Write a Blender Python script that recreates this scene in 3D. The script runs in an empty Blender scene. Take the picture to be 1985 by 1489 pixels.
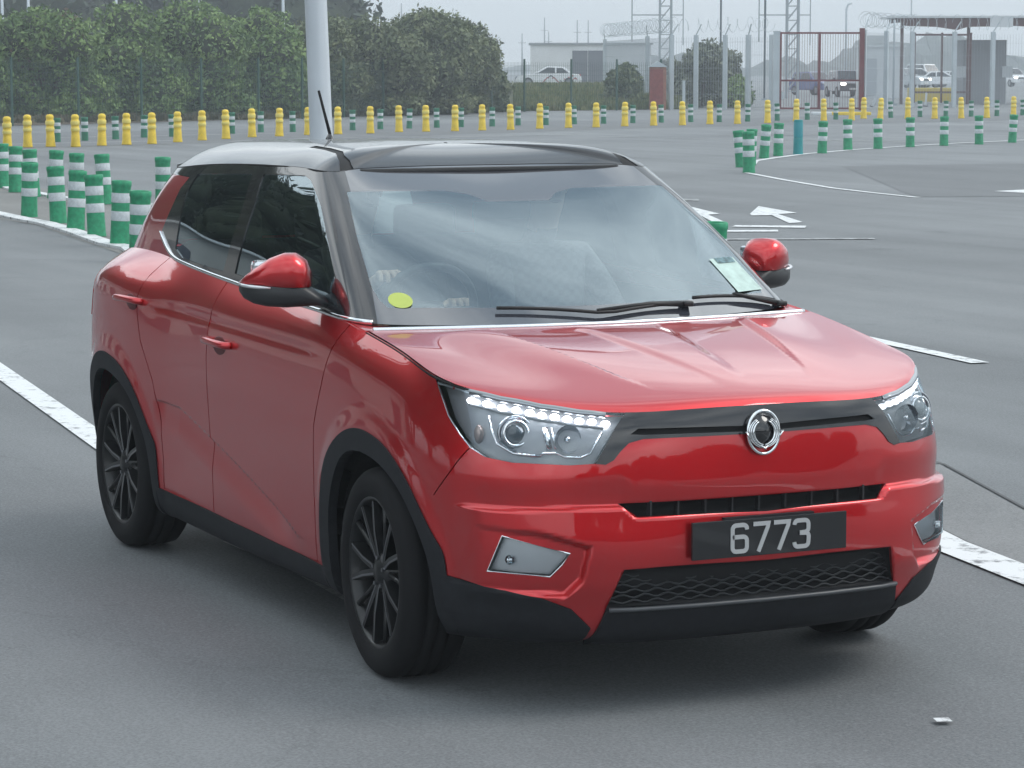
import bpy, bmesh, math, random
import numpy as np
from mathutils import Vector, Matrix, Euler
from mathutils.geometry import delaunay_2d_cdt
random.seed(7); rng = np.random.default_rng(7)
SC = bpy.context.scene
# ---------------------------------------------------------------- camera, sky, sun, exposure
YAW = 2.69932064; PITCH = -0.1148092; EYE = (7.72248, -4.09089, 1.87582)
cd = bpy.data.cameras.new('camera'); cam = bpy.data.objects.new('camera', cd); SC.collection.objects.link(cam); SC.camera = cam
cam.location = EYE; cd.sensor_width = 36; cd.lens = 36*5359.6/1985; cd.clip_end = 5000; cd.clip_start = .1
_d = Vector((math.cos(YAW)*math.cos(PITCH), math.sin(YAW)*math.cos(PITCH), math.sin(PITCH)))
cam.rotation_euler = _d.to_track_quat('-Z', 'Y').to_euler()
cd.dof.use_dof = False
SUN_EL, SUN_AZ = math.radians(50), math.radians(66)      # azimuth in world xy
W = bpy.data.worlds.new('World'); SC.world = W; W.use_nodes = True
nt = W.node_tree; nt.nodes.clear(); N = nt.nodes.new; L = nt.links.new
wo = N('ShaderNodeOutputWorld'); bg = N('ShaderNodeBackground'); sky = N('ShaderNodeTexSky'); sky.sky_type = 'NISHITA'; sky.sun_disc = False
sky.sun_elevation = SUN_EL; sky.sun_rotation = math.pi/2-SUN_AZ; sky.dust_density = 3; sky.air_density = 1.2; sky.altitude = 10
tc = N('ShaderNodeTexCoord'); mp = N('ShaderNodeMapping'); mp.inputs['Scale'].default_value = (1, 1, 3.2); nz = N('ShaderNodeTexNoise'); nz.inputs['Scale'].default_value = 2.2; nz.inputs['Detail'].default_value = 7; nz.inputs['Roughness'].default_value = .55
cr = N('ShaderNodeValToRGB'); cr.color_ramp.elements[0].position = .36; cr.color_ramp.elements[0].color = (5.2, 6.3, 7.3, 1); cr.color_ramp.elements[1].position = .66; cr.color_ramp.elements[1].color = (16.0, 17.0, 17.4, 1)
mx = N('ShaderNodeMix'); mx.data_type = 'RGBA'; mx.inputs[0].default_value = .90
L(tc.outputs['Generated'], mp.inputs[0]); L(mp.outputs[0], nz.inputs['Vector']); L(nz.outputs[0], cr.inputs[0]); L(sky.outputs[0], mx.inputs[6])
# near the horizon the cloud sheet evens out to pale haze
sp = N('ShaderNodeSeparateXYZ'); L(tc.outputs['Generated'], sp.inputs[0]); mr = N('ShaderNodeMapRange'); mr.inputs[1].default_value = 0; mr.inputs[2].default_value = .20; L(sp.outputs[2], mr.inputs[0])
m2 = N('ShaderNodeMix'); m2.data_type = 'RGBA'; m2.inputs[6].default_value = (6.4, 6.9, 7.2, 1); L(mr.outputs[0], m2.inputs[0]); L(cr.outputs[0], m2.inputs[7]); L(m2.outputs[2], mx.inputs[7])
L(mx.outputs[2], bg.inputs[0]); bg.inputs[1].default_value = .10; L(bg.outputs[0], wo.inputs[0])
sl = bpy.data.lights.new('sun', 'SUN'); so = bpy.data.objects.new('sun', sl); SC.collection.objects.link(so)
sl.energy = 1.1; sl.angle = math.radians(25); sl.color = (1, .96, .9)
so.rotation_euler = Vector((math.cos(SUN_AZ)*math.cos(SUN_EL), math.sin(SUN_AZ)*math.cos(SUN_EL), math.sin(SUN_EL))).to_track_quat('Z', 'Y').to_euler()
SC.view_settings.view_transform = 'Standard'; SC.view_settings.look = 'None'; SC.view_settings.exposure = 0.36; SC.view_settings.gamma = 1
SC.cycles.max_bounces = 8; SC.cycles.transparent_max_bounces = 12
try: SC.cycles.use_denoising = True
except Exception: pass
# ---------------------------------------------------------------- helpers
COL = SC.collection
def mat(name, col, rough=.5, metal=0, coat=0, spec=.5, emit=None, estr=0, alpha=1, trans=0, ior=1.45, noise=None, bump=None, coatr=.03):
    m = bpy.data.materials.new(name); m.use_nodes = True; t = m.node_tree; b = t.nodes['Principled BSDF']
    b.inputs['Base Color'].default_value = (*col, 1); b.inputs['Roughness'].default_value = rough; b.inputs['Metallic'].default_value = metal
    b.inputs['Coat Weight'].default_value = coat; b.inputs['Coat Roughness'].default_value = coatr; b.inputs['Specular IOR Level'].default_value = spec
    b.inputs['Alpha'].default_value = alpha; b.inputs['Transmission Weight'].default_value = trans; b.inputs['IOR'].default_value = ior
    if emit: b.inputs['Emission Color'].default_value = (*emit, 1); b.inputs['Emission Strength'].default_value = estr
    tcn = t.nodes.new('ShaderNodeTexCoord')
    if noise:                                   # (scale, amount) soft tonal variation of the thing's own colour
        n = t.nodes.new('ShaderNodeTexNoise'); n.inputs['Scale'].default_value = noise[0]; n.inputs['Detail'].default_value = 6
        t.links.new(tcn.outputs['Object'], n.inputs['Vector'])
        r = t.nodes.new('ShaderNodeValToRGB'); e = r.color_ramp.elements; a = noise[1]
        e[0].position = .3; e[1].position = .7; e[0].color = (*[c*(1-a) for c in col], 1); e[1].color = (*[min(1, c*(1+a)) for c in col], 1)
        t.links.new(n.outputs[0], r.inputs[0]); t.links.new(r.outputs[0], b.inputs['Base Color'])
    if bump:
        n = t.nodes.new('ShaderNodeTexNoise'); n.inputs['Scale'].default_value = bump[0]; n.inputs['Detail'].default_value = 4
        t.links.new(tcn.outputs['Object'], n.inputs['Vector']); u = t.nodes.new('ShaderNodeBump'); u.inputs['Strength'].default_value = bump[1]; u.inputs['Distance'].default_value = bump[2] if len(bump) > 2 else .01
        t.links.new(n.outputs[0], u.inputs['Height']); t.links.new(u.outputs[0], b.inputs['Normal'])
    return m
def link(name, me, m=None, parent=None, smooth=True):
    o = bpy.data.objects.new(name, me); COL.objects.link(o)
    if m is not None:
        for x in (m if isinstance(m, (list, tuple)) else [m]): me.materials.append(x)
    if parent is not None: o.parent = parent
    return o
def mesh(name, V, F, m=None, parent=None, smooth=False, mi=None):
    me = bpy.data.meshes.new(name); me.from_pydata([tuple(map(float, v)) for v in V], [], [tuple(int(i) for i in f) for f in F]); me.update()
    if smooth: me.polygons.foreach_set('use_smooth', [True]*len(me.polygons))
    o = link(name, me, m, parent)
    if mi is not None: me.polygons.foreach_set('material_index', list(mi))
    return o
def bmobj(name, bm, m=None, parent=None, smooth=False, angle=None):
    me = bpy.data.meshes.new(name); bmesh.ops.recalc_face_normals(bm, faces=bm.faces); 
    if angle is not None:
        for f in bm.faces: f.smooth = True
        for e in bm.edges:
            if len(e.link_faces) == 2 and e.calc_face_angle(0) > math.radians(angle): e.smooth = False
    elif smooth:
        for f in bm.faces: f.smooth = True
    bm.to_mesh(me); bm.free(); return link(name, me, m, parent)
def empty(name, loc=(0, 0, 0), rz=0, label=None, cat=None, group=None, kind=None, rot=None):
    o = bpy.data.objects.new(name, None); COL.objects.link(o); o.location = loc; o.rotation_euler = rot or (0, 0, rz); o.empty_display_size = .1
    return tag(o, label, cat, group, kind)
def tag(o, label=None, cat=None, group=None, kind=None):
    if label: o['label'] = label
    if cat: o['category'] = cat
    if group: o['group'] = group
    if kind: o['kind'] = kind
    return o
def bx(bm, c, s, rot=None, bev=0, seg=2, M4=None):
    r = bmesh.ops.create_cube(bm, size=1); vs = r['verts']
    bmesh.ops.scale(bm, vec=s, verts=vs)
    if bev:
        es = list({e for v in vs for e in v.link_edges}); g = bmesh.ops.bevel(bm, geom=es, offset=bev, segments=seg, affect='EDGES', profile=.6); vs = list({v for f in g['faces'] for v in f.verts}|{v for v in vs if v.is_valid})
    if rot is not None: bmesh.ops.rotate(bm, verts=vs, cent=(0, 0, 0), matrix=Euler(rot).to_matrix())
    bmesh.ops.translate(bm, vec=c, verts=vs)
    if M4 is not None: bmesh.ops.transform(bm, matrix=M4, verts=vs)
    return vs
def cyl(bm, a, b, r1, r2=None, seg=12, caps=True):
    a = Vector(a); b = Vector(b); d = b-a; r2 = r1 if r2 is None else r2
    r = bmesh.ops.create_cone(bm, cap_ends=caps, segments=seg, radius1=r1, radius2=r2, depth=d.length)
    Mx = Matrix.Translation((a+b)/2) @ d.to_track_quat('Z', 'Y').to_matrix().to_4x4()
    bmesh.ops.transform(bm, matrix=Mx, verts=r['verts']); return r['verts']
def lathe(bm, prof, seg=32, axis='Z', c=(0, 0, 0), close=False):
    """prof: list of (radius, height)"""
    c = Vector(c); rings = []
    for r, h in prof:
        ring = []
        for k in range(seg):
            a = 2*math.pi*k/seg; p = (r*math.cos(a), r*math.sin(a), h)
            if axis == 'Y': p = (p[0], h, p[1])
            if axis == 'X': p = (h, p[0], p[1])
            ring.append(bm.verts.new(c+Vector(p)))
        rings.append(ring)
    n = len(rings)
    for i in range(n if close else n-1):
        A, B = rings[i], rings[(i+1) % n]
        for k in range(seg): bm.faces.new((A[k], A[(k+1) % seg], B[(k+1) % seg], B[k]))
    return rings
def tube(bm, pts, r, seg=8, closed=False, flat=None):
    """round tube along points; r a number or list"""
    P = [Vector(p) for p in pts]; n = len(P); rings = []; prev = None
    for i in range(n):
        a = P[(i-1) % n] if (closed or i > 0) else P[i]; b = P[(i+1) % n] if (closed or i < n-1) else P[i]
        d = (b-a).normalized(); 
        u = d.orthogonal().normalized() if prev is None else (prev-d*prev.dot(d)).normalized()
        prev = u; w = d.cross(u); rr = r[i] if isinstance(r, (list, tuple)) else r
        rings.append([bm.verts.new(P[i]+(u*math.cos(2*math.pi*k/seg)+w*math.sin(2*math.pi*k/seg))*rr) for k in range(seg)])
    for i in range(n if closed else n-1):
        A, B = rings[i], rings[(i+1) % n]
        for k in range(seg): bm.faces.new((A[k], A[(k+1) % seg], B[(k+1) % seg], B[k]))
    if not closed: bm.faces.new(rings[0][::-1]); bm.faces.new(rings[-1])
def prism(bm, poly, axis, a, b):
    """polygon of 2d points extruded along an axis from a to b"""
    def P(p, h): return {'X': (h, p[0], p[1]), 'Y': (p[0], h, p[1]), 'Z': (p[0], p[1], h)}[axis]
    A = [bm.verts.new(P(p, a)) for p in poly]; B = [bm.verts.new(P(p, b)) for p in poly]; n = len(poly)
    bm.faces.new(A); bm.faces.new(B[::-1])
    for k in range(n): bm.faces.new((A[k], B[k], B[(k+1) % n], A[(k+1) % n]))
def copy_tree(o, parent=None, mirror=False):
    c = o.copy(); COL.objects.link(c)
    if parent is not None: c.parent = parent
    for ch in list(o.children): copy_tree(ch, c)
    return c
CR, SR = math.sin(YAW), -math.cos(YAW)
def site(l, d, z=0.):       # metres to the right of / ahead of the spot the photographer stands on
    return Vector((EYE[0]+math.cos(YAW)*d+CR*l, EYE[1]+math.sin(YAW)*d+SR*l, z))
RZ = YAW-math.pi/2          # turns local +y to point away from the photographer
# ---------------------------------------------------------------- surfaces of the red car (half, y>=0 ; mirrored later)
def spl(t, P, q):
    """natural cubic spline through P (n,...) at knots t, evaluated at q"""
    t = np.asarray(t, float); P = np.asarray(P, float); n = len(t); h = np.diff(t)
    A = np.zeros((n, n)); B = np.zeros((n,) + P.shape[1:])
    A[0, 0] = A[-1, -1] = 1
    for i in range(1, n-1):
        A[i, i-1] = h[i-1]; A[i, i] = 2*(h[i-1]+h[i]); A[i, i+1] = h[i]
        B[i] = 6*((P[i+1]-P[i])/h[i]-(P[i]-P[i-1])/h[i-1])
    Mm = np.linalg.solve(A, B.reshape(n, -1)).reshape(B.shape)
    k = np.clip(np.searchsorted(t, q, side='right')-1, 0, n-2)
    sh = (-1,)+(1,)*(P.ndim-1)
    hk = h[k].reshape(sh); a = ((t[k+1]-q)).reshape(sh); b = (q-t[k]).reshape(sh)
    return Mm[k]*a**3/(6*hk)+Mm[k+1]*b**3/(6*hk)+(P[k]/hk-Mm[k]*hk/6)*a+(P[k+1]/hk-Mm[k+1]*hk/6)*b
def sstep(a, b, x):
    t = np.clip((x-a)/(b-a), 0, 1); return t*t*(3-2*t)
class Tab:
    """a fine table of surface points: T[i,j] over s (round the car) and v (upwards)"""
    def __init__(s, net, ns, nv, ymirror_ends=True, refine=None):
        net = np.array(net, float)              # cols, rows, 3
        ds = np.linalg.norm(np.diff(net, axis=0), axis=2).mean(1); ts = np.concatenate([[0], np.cumsum(ds)])
        dv = np.linalg.norm(np.diff(net, axis=1), axis=2).mean(0); tv = np.concatenate([[0], np.cumsum(dv)])
        if ymirror_ends:                         # mirrored ghost columns so that the seam at y=0 is smooth
            k = 2
            a = net[k:0:-1]*[1, -1, 1]; b = net[-2:-2-k:-1]*[1, -1, 1]
            net2 = np.concatenate([a, net, b]); ts2 = np.concatenate([-ts[k:0:-1], ts, 2*ts[-1]-ts[-2:-2-k:-1]])
        else: net2, ts2 = net, ts
        s.S, s.V = ts[-1], tv[-1]; s.ns, s.nv = ns, nv; s.ts, s.tv = ts, tv
        qs = np.linspace(0, s.S, ns); qv = np.linspace(0, s.V, nv)
        X = spl(ts2, net2, qs)                   # ns, rows, 3
        X = spl(tv, X.transpose(1, 0, 2), qv).transpose(1, 0, 2)
        if ymirror_ends: X[0, :, 1] = 0; X[-1, :, 1] = 0
        s.T = X; s.sgn = 1; s.normals()
    def normals(s):
        X = s.T
        a = np.gradient(X, axis=0); b = np.gradient(X, axis=1)
        if abs(X[0,:,1]).max() < 1e-6: a[0,:,0] = 0; a[0,:,2] = 0; a[0,:,1] = abs(a[0,:,1])+1e-9
        if abs(X[-1,:,1]).max() < 1e-6: a[-1,:,0] = 0; a[-1,:,2] = 0; a[-1,:,1] = -abs(a[-1,:,1])-1e-9
        n = np.cross(a, b); n /= np.linalg.norm(n, axis=2, keepdims=True)+1e-12
        s.N = n*s.sgn
    def displace(s, D):
        s.T = s.T+s.N*D[..., None]; s.normals()
    def at(s, q, which='T'):
        A = s.T if which == 'T' else s.N
        q = np.asarray(q, float)
        i = np.clip(q[:, 0]/s.S*(s.ns-1), 0, s.ns-1.000001); j = np.clip(q[:, 1]/s.V*(s.nv-1), 0, s.nv-1.000001)
        i0 = i.astype(int); j0 = j.astype(int); fi = (i-i0)[:, None]; fj = (j-j0)[:, None]
        return (A[i0, j0]*(1-fi)+A[i0+1, j0]*fi)*(1-fj)+(A[i0, j0+1]*(1-fi)+A[i0+1, j0+1]*fi)*fj
    def inv(s, fn, pts, mask=None, it=6):
        """(s,v) of the table point whose fn(xyz) is nearest to each of pts"""
        F = fn(s.T); out = []
        for p in np.asarray(pts, float):
            d = ((F-p)**2).sum(-1)
            if mask is not None: d = np.where(mask, d, 1e9)
            i, j = np.unravel_index(np.argmin(d), d.shape)
            q = np.array([i/(s.ns-1)*s.S, j/(s.nv-1)*s.V])
            for _ in range(it):
                e = 2e-3; Q = np.array([q, q+[e, 0], q+[0, e], q-[e, 0], q-[0, e]])
                Q[:, 0] = np.clip(Q[:, 0], 0, s.S); Q[:, 1] = np.clip(Q[:, 1], 0, s.V)
                f = fn(s.at(Q)); J = np.stack([(f[1]-f[3])/(Q[1, 0]-Q[3, 0]), (f[2]-f[4])/(Q[2, 1]-Q[4, 1])], 1)
                st = np.linalg.lstsq(J, p-f[0], rcond=None)[0]
                st = np.clip(st, -.03, .03); q = q+st
                q = np.clip(q, 0, [s.S, s.V])
            out.append(q)
        return np.array(out)
def lerp_rows(rows, z):  # helper
    return rows
# body ring -------------------------------------------------- 10 rows, bottom to top
ZF = [.205, .225, .27, .36, .47, .575, .68, .77, .84]
def fcol(xs, ys, top, zs=ZF):
    ys = ys if isinstance(ys, (list, tuple)) else [ys]*9
    return [(x, y, z) for x, y, z in zip(xs, ys, zs)]+[top]
BODY = [
 fcol([.69, .742, .780, .800, .812, .806, .798, .790, .778], 0, (.762, 0, .887)),
 fcol([.685, .738, .776, .796, .808, .802, .794, .785, .773], .22, (.755, .22, .885)),
 fcol([.655, .712, .752, .772, .784, .776, .767, .758, .742], .42, (.722, .42, .882)),
 fcol([.60, .655, .70, .722, .735, .728, .715, .70, .680], .58, (.648, .575, .893)),
 fcol([.50, .545, .585, .608, .62, .615, .605, .588, .562], [.70,.715,.73,.735,.738,.738,.735,.73,.722], (.525, .705, .918)),
 fcol([.36, .40, .43, .448, .455, .452, .445, .43, .41], [.78,.80,.815,.824,.83,.832,.832,.825,.812], (.365, .797, .948)),
 fcol([.20, .23, .245, .25, .25, .25, .25, .24, .225], [.815,.835,.855,.866,.874,.878,.878,.870,.850], (.20, .817, .975),
      [.195,.215,.27,.36,.47,.58,.69,.79,.885]),
 fcol([.0]*9, [.82,.84,.86,.872,.882,.888,.888,.878,.857], (0.0, .812, 1.010), [.19,.205,.26,.36,.48,.60,.72,.83,.93]),
 fcol([-.25]*9, [.81,.84,.862,.873,.882,.888,.888,.880,.862], (-.25, .812, 1.045), [.185,.20,.26,.37,.49,.61,.73,.85,.96]),
 fcol([-.45]*9, [.79,.835,.86,.87,.876,.882,.884,.879,.860], (-.45, .806, 1.066), [.18,.195,.26,.37,.49,.61,.74,.86,.98]),
 fcol([-1.0]*9, [.77,.83,.857,.862,.865,.872,.880,.878,.858], (-1.0, .805, 1.088), [.17,.185,.25,.36,.48,.61,.75,.88,1.0]),
 fcol([-1.6]*9, [.77,.83,.857,.862,.865,.872,.880,.880,.858], (-1.6, .80, 1.112), [.17,.185,.25,.36,.48,.61,.75,.89,1.015]),
 fcol([-2.05]*9, [.78,.835,.862,.868,.874,.882,.888,.886,.855], (-2.05, .79, 1.135), [.175,.19,.26,.37,.49,.62,.76,.90,1.03]),
 fcol([-2.35]*9, [.80,.85,.872,.884,.892,.90,.905,.903,.872], (-2.35, .767, 1.150), [.18,.20,.27,.38,.50,.63,.78,.92,1.05]),
 fcol([-2.65]*9, [.80,.85,.878,.89,.90,.908,.912,.910,.884], (-2.65, .752, 1.158), [.19,.21,.28,.39,.51,.64,.79,.935,1.065]),
 fcol([-2.9,-2.91,-2.92,-2.93,-2.94,-2.95,-2.95,-2.94,-2.92], [.77,.82,.852,.868,.878,.885,.89,.888,.862], (-2.9, .735, 1.152), [.20,.22,.29,.40,.52,.65,.80,.94,1.06]),
 fcol([-3.10,-3.13,-3.16,-3.18,-3.19,-3.19,-3.18,-3.16,-3.13], [.70,.74,.765,.78,.79,.80,.80,.795,.77], (-3.08, .68, 1.14), [.21,.23,.30,.41,.53,.65,.79,.93,1.05]),
 fcol([-3.22,-3.25,-3.28,-3.30,-3.31,-3.31,-3.29,-3.27,-3.24], .50, (-3.19, .47, 1.14), [.22,.24,.31,.42,.54,.66,.79,.93,1.05]),
 fcol([-3.25,-3.29,-3.33,-3.35,-3.36,-3.35,-3.33,-3.30,-3.27], .25, (-3.22, .24, 1.14), [.22,.24,.31,.42,.54,.66,.79,.93,1.05]),
 fcol([-3.26,-3.30,-3.34,-3.36,-3.37,-3.36,-3.34,-3.31,-3.28], 0, (-3.23, 0, 1.14), [.22,.24,.31,.42,.54,.66,.79,.93,1.05]),
]
def poly_dist(pts, poly, closed=True):
    """distance from points (...,2) to a polyline"""
    P = np.asarray(poly, float); d = np.full(pts.shape[:-1], 1e9)
    n = len(P); rng = range(n if closed else n-1)
    for k in rng:
        a, b = P[k], P[(k+1) % n]; ab = b-a
        t = np.clip(((pts-a)@ab)/(ab@ab+1e-12), 0, 1)
        d = np.minimum(d, np.linalg.norm(pts-a-t[..., None]*ab, axis=-1))
    return d
def inpoly(pts, poly):
    P = np.asarray(poly, float); x = pts[..., 0]; y = pts[..., 1]; c = np.zeros(x.shape, bool)
    j = len(P)-1
    for i in range(len(P)):
        xi, yi = P[i]; xj, yj = P[j]
        m = ((yi > y) != (yj > y)); 
        if yj != yi: c ^= m & (x < (xj-xi)*(y-yi)/(yj-yi)+xi)
        j = i
    return c
def sdist(pts, poly): # signed, positive inside
    return np.where(inpoly(pts, poly), 1, -1)*poly_dist(pts, poly)
SLOT = [(-.1, .624), (.455, .624), (.405, .586), (-.1, .580)]
LGR = [(-.1, .437), (.452, .437), (.490, .322), (-.1, .322)]
FOGP = [(.80, .56), (.66, .545), (.535, .505), (.555, .40), (.60, .35), (.84, .37)]
def make_body(hi=1):
    t = Tab(BODY, int(1100*hi), int(240*hi))
    X = t.T; x, y, z = X[..., 0], X[..., 1], X[..., 2]; front = sstep(.30, .42, x)
    yz = np.stack([y, z], -1)
    D = np.zeros(x.shape)
    # bumper shelf: everything below the line stands proud
    zl = .584+.030*sstep(.405, .45, y)-.012*sstep(.5, .8, y)
    D += .016*front*(1-sstep(-.004, .006, z-zl))*sstep(.30, .40, z)*(1-sstep(.78, .84, y))
    D -= .010*front*sstep(-.002, .008, z-zl)*(1-sstep(.0, .10, z-zl))*(1-sstep(.78, .84, y))
    D -= .045*front*sstep(0, .008, sdist(yz, SLOT))
    D -= .035*front*sstep(0, .010, sdist(yz, LGR))
    # fog lamp pocket, deep at the inner edge
    sd = sdist(yz, FOGP)
    D -= front*sstep(0, .016, sd)*(.034*(1-sstep(.54, .80, y))+.004)
    # upper bumper: slanted plane on the cheek
    # wheel arches: slight flare
    for xc in (0., -2.6):
        r = np.hypot((x-xc+.06+.12*(z-.45)), z-.325)
        D += .010*(y > .7)*(1-sstep(.44, .52, r))*sstep(.1, .3, z)
    # doors: shoulder line and the arrow shaped lower facet
    side = sstep(-.2, -.6, x)*0+((y > .7) & (x < -.35))*1.
    zc = .955+.03*(-x-.5)/2
    D -= side*sstep(-.35, -.8, x)*.006*np.exp(-((z-zc)/.018)**2)*(1-sstep(-2.0, -2.3, x))
    ln = .60-(.26)*np.clip((-.55-x), 0, 2)*0
    l1 = .33+.30*np.clip((-.75-x)/1.2, 0, 1)**.9      # upper edge of facet, rising to the rear
    D -= side*.016*sstep(0, .012, l1-z)*(1-sstep(0, .13, l1-z))*sstep(-.65, -1.0, x)*(1-sstep(-2.1, -2.2, x))
    t.displace(D)
    return t
# glass house ------------------------------------------------ bottom, top
GH = [((-.185, 0, 1.050), (-1.125, 0, 1.527)), ((-.205, .30, 1.052), (-1.118, .25, 1.527)), ((-.262, .55, 1.056), (-1.10, .44, 1.524)),
 ((-.325, .715, 1.060), (-1.08, .545, 1.519)), ((-.365, .765, 1.063), (-1.075, .590, 1.514)), ((-.43, .792, 1.066), (-1.10, .615, 1.515)), ((-.60, .802, 1.073), (-1.20, .630, 1.520)),
 ((-1.0, .803, 1.088), (-1.45, .642, 1.523)), ((-1.58, .797, 1.112), (-1.80, .645, 1.518)), ((-2.05, .785, 1.135), (-2.12, .642, 1.508)),
 ((-2.40, .762, 1.152), (-2.40, .632, 1.494)), ((-2.68, .747, 1.156), (-2.60, .618, 1.482)), ((-2.90, .725, 1.152), (-2.76, .590, 1.474)),
 ((-3.06, .67, 1.142), (-2.86, .54, 1.470)), ((-3.17, .47, 1.14), (-2.93, .40, 1.472)), ((-3.20, .24, 1.14), (-2.96, .20, 1.476)), ((-3.21, 0, 1.14), (-2.97, 0, 1.478))]
def make_house(hi=1):
    net = []
    for k, (b, t) in enumerate(GH):
        b = np.array(b); t = np.array(t); col = []
        side = float(sstep(4, 7, k)*(1-sstep(12, 14, k)))
        for u in (0, .25, .5, .75, 1.):
            p = b+(t-b)*u; g = 4*u*(1-u)
            if k <= 6: p = p+np.array([.45, 0, .85])*.022*g*(1-side)
            p = p+np.array([0, 1, .35])*.020*g*side
            col.append(p)
        net.append(col)
    return Tab(net, int(1100*hi), int(110*hi))
# roof: rings from the edge to the spine
def make_roof(hi=1):
    net = []
    for k, (b, t) in enumerate(GH):
        t = np.array(t); sp = np.array([np.clip(t[0], -2.70, -1.42), 0., 0.])
        zc = 1.5945-.022*((sp[0]+1.75)/1.0)**2*(1 if sp[0] < -1.75 else .5)
        if k == 0: sp[0] = -1.30
        if k == len(GH)-1: sp[0] = -2.80
        sp[0] = -1.45-1.15*np.clip((-1.05-t[0])/1.95, 0, 1); zc = 1.595-.020*((sp[0]+1.7)/1.0)**2
        sp[2] = zc
        fr = (1-sstep(2.0, 6.5, k)) if k < 8 else sstep(11, 14, k); pw = 5.6*(1-fr)+2.3*fr
        col = []
        for u in (0, .025, .06, .11, .18, .28, .40, .55, .72, .87, 1.):
            col.append(np.array([t[0]+(sp[0]-t[0])*u, t[1]*(1-u), t[2]+(zc-t[2])*(1-(1-u)**pw)]))
        net.append(col)
    t = Tab(net, int(900*hi), int(140*hi))
    return t
# hood: rows from front edge to cowl along x, columns from centre to shoulder (outline = body ring's top edge)
def hood_z(x, y):
    zc = np.interp(x, [-.45, -.2, 0, .2, .4, .55, .65, .70, .74, .77], [1.078, 1.062, 1.042, 1.016, .984, .955, .932, .917, .900, .885])
    return zc

FE = [(.762, 0, .887), (.755, .22, .885), (.722, .42, .882), (.648, .575, .893), (.525, .705, .918), (.365, .797, .948)]
SE = [(.365, .797, .948), (.20, .817, .975), (0., .812, 1.010), (-.15, .812, 1.030), (-.27, .811, 1.046)]
CE = [(.762, .887), (.745, .902), (.71, .917), (.64, .936), (.50, .966), (.34, .993), (.15, 1.018), (0, 1.034), (-.155, 1.047)]
RE = [(-.155, 0, 1.047), (-.175, .30, 1.047), (-.225, .58, 1.047), (-.27, .811, 1.046)]
RIDGE = [(-.30, .50), (-.10, .455), (.20, .39), (.50, .32), (.70, .25)]
def make_hood(hi=1, body=None):
    ns, nv = int(420*hi), int(420*hi)
    def al(P, q):
        P = np.array(P, float); t = np.concatenate([[0], np.cumsum(np.linalg.norm(np.diff(P, axis=0), axis=1))]); return spl(t/t[-1], P, q)
    u = np.linspace(0, 1, ns); w = np.linspace(0, 1, nv)
    F = al(FE, u); R_ = al(RE, u); S_ = al(SE, w)
    if body is not None:                        # share the very edge of the body shell
        E = body.T[:, -1]; sc = (body.ns-1)/body.S; i1 = int(body.ts[5]*sc); i2 = int(np.argmin(abs(E[:, 0]+.27)[:int(body.ts[10]*sc)]))
        def seg(a, b, q):
            P = E[a:b+1]; t = np.concatenate([[0], np.cumsum(np.linalg.norm(np.diff(P, axis=0), axis=1))]); t /= t[-1]; return np.stack([np.interp(q, t, P[:, c]) for c in range(3)], 1)
        F = seg(0, i1, u); S_ = seg(i1, i2, w); RE2 = [tuple(x) for x in RE]; RE2[-1] = tuple(E[i2]); R_ = al(RE2, u)
    CE2 = list(CE); CE2[0] = (F[0][0], F[0][2]); C2 = al(CE2, w); C_ = np.stack([C2[:, 0], 0*w, C2[:, 1]], 1)
    U = u[:, None, None]; Wt = w[None, :, None]; B = U**np.array([1, 1, 2.4])
    # blend: edges linear in x,y ; crown in z
    P = (1-Wt)*F[:, None]+Wt*R_[:, None]+(1-B)*C_[None]+B*S_[None]
    Bl = (1-Wt)*((1-B)*F[0]+B*F[-1])+Wt*((1-B)*R_[0]+B*R_[-1])
    X = P-Bl
    t = Tab.__new__(Tab); t.T = X; t.ns, t.nv = ns, nv; t.S, t.V = .9, .95; t.sgn = 1
    t.T[0, :, 1] = 0
    a = np.gradient(X, axis=0); b = np.gradient(X, axis=1)
    def normals():
        X = t.T; a = np.gradient(X, axis=0); b = np.gradient(X, axis=1); a[0, :, 0] = 0; a[0, :, 2] = 0
        n = np.cross(a, b); n /= np.linalg.norm(n, axis=2, keepdims=True)+1e-12
        t.N = n*np.sign(n[..., 2:3].mean())
    t.normals = normals; normals()
    x, y = X[..., 0], X[..., 1]
    yr = np.interp(x, [p[0] for p in RIDGE], [p[1] for p in RIDGE]); d = y-yr
    k = (1-sstep(.10, .66, x))*sstep(0, .12, 1-w[None, :])
    D = .016*k*sstep(-.014, .006, d)*(1-sstep(.0, .26, d))
    yr2 = np.interp(x, [-.3, .1, .6], [.16, .12, .05]); d2 = y-yr2
    D -= .006*sstep(-.035, .02, d2)*(1-sstep(.0, .3, d2))*(1-sstep(.3, .7, x))*sstep(0, .12, 1-w[None, :])
    # turned-down front lip
    t.T = t.T+t.N*D[..., None]; normals()
    return t
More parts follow.
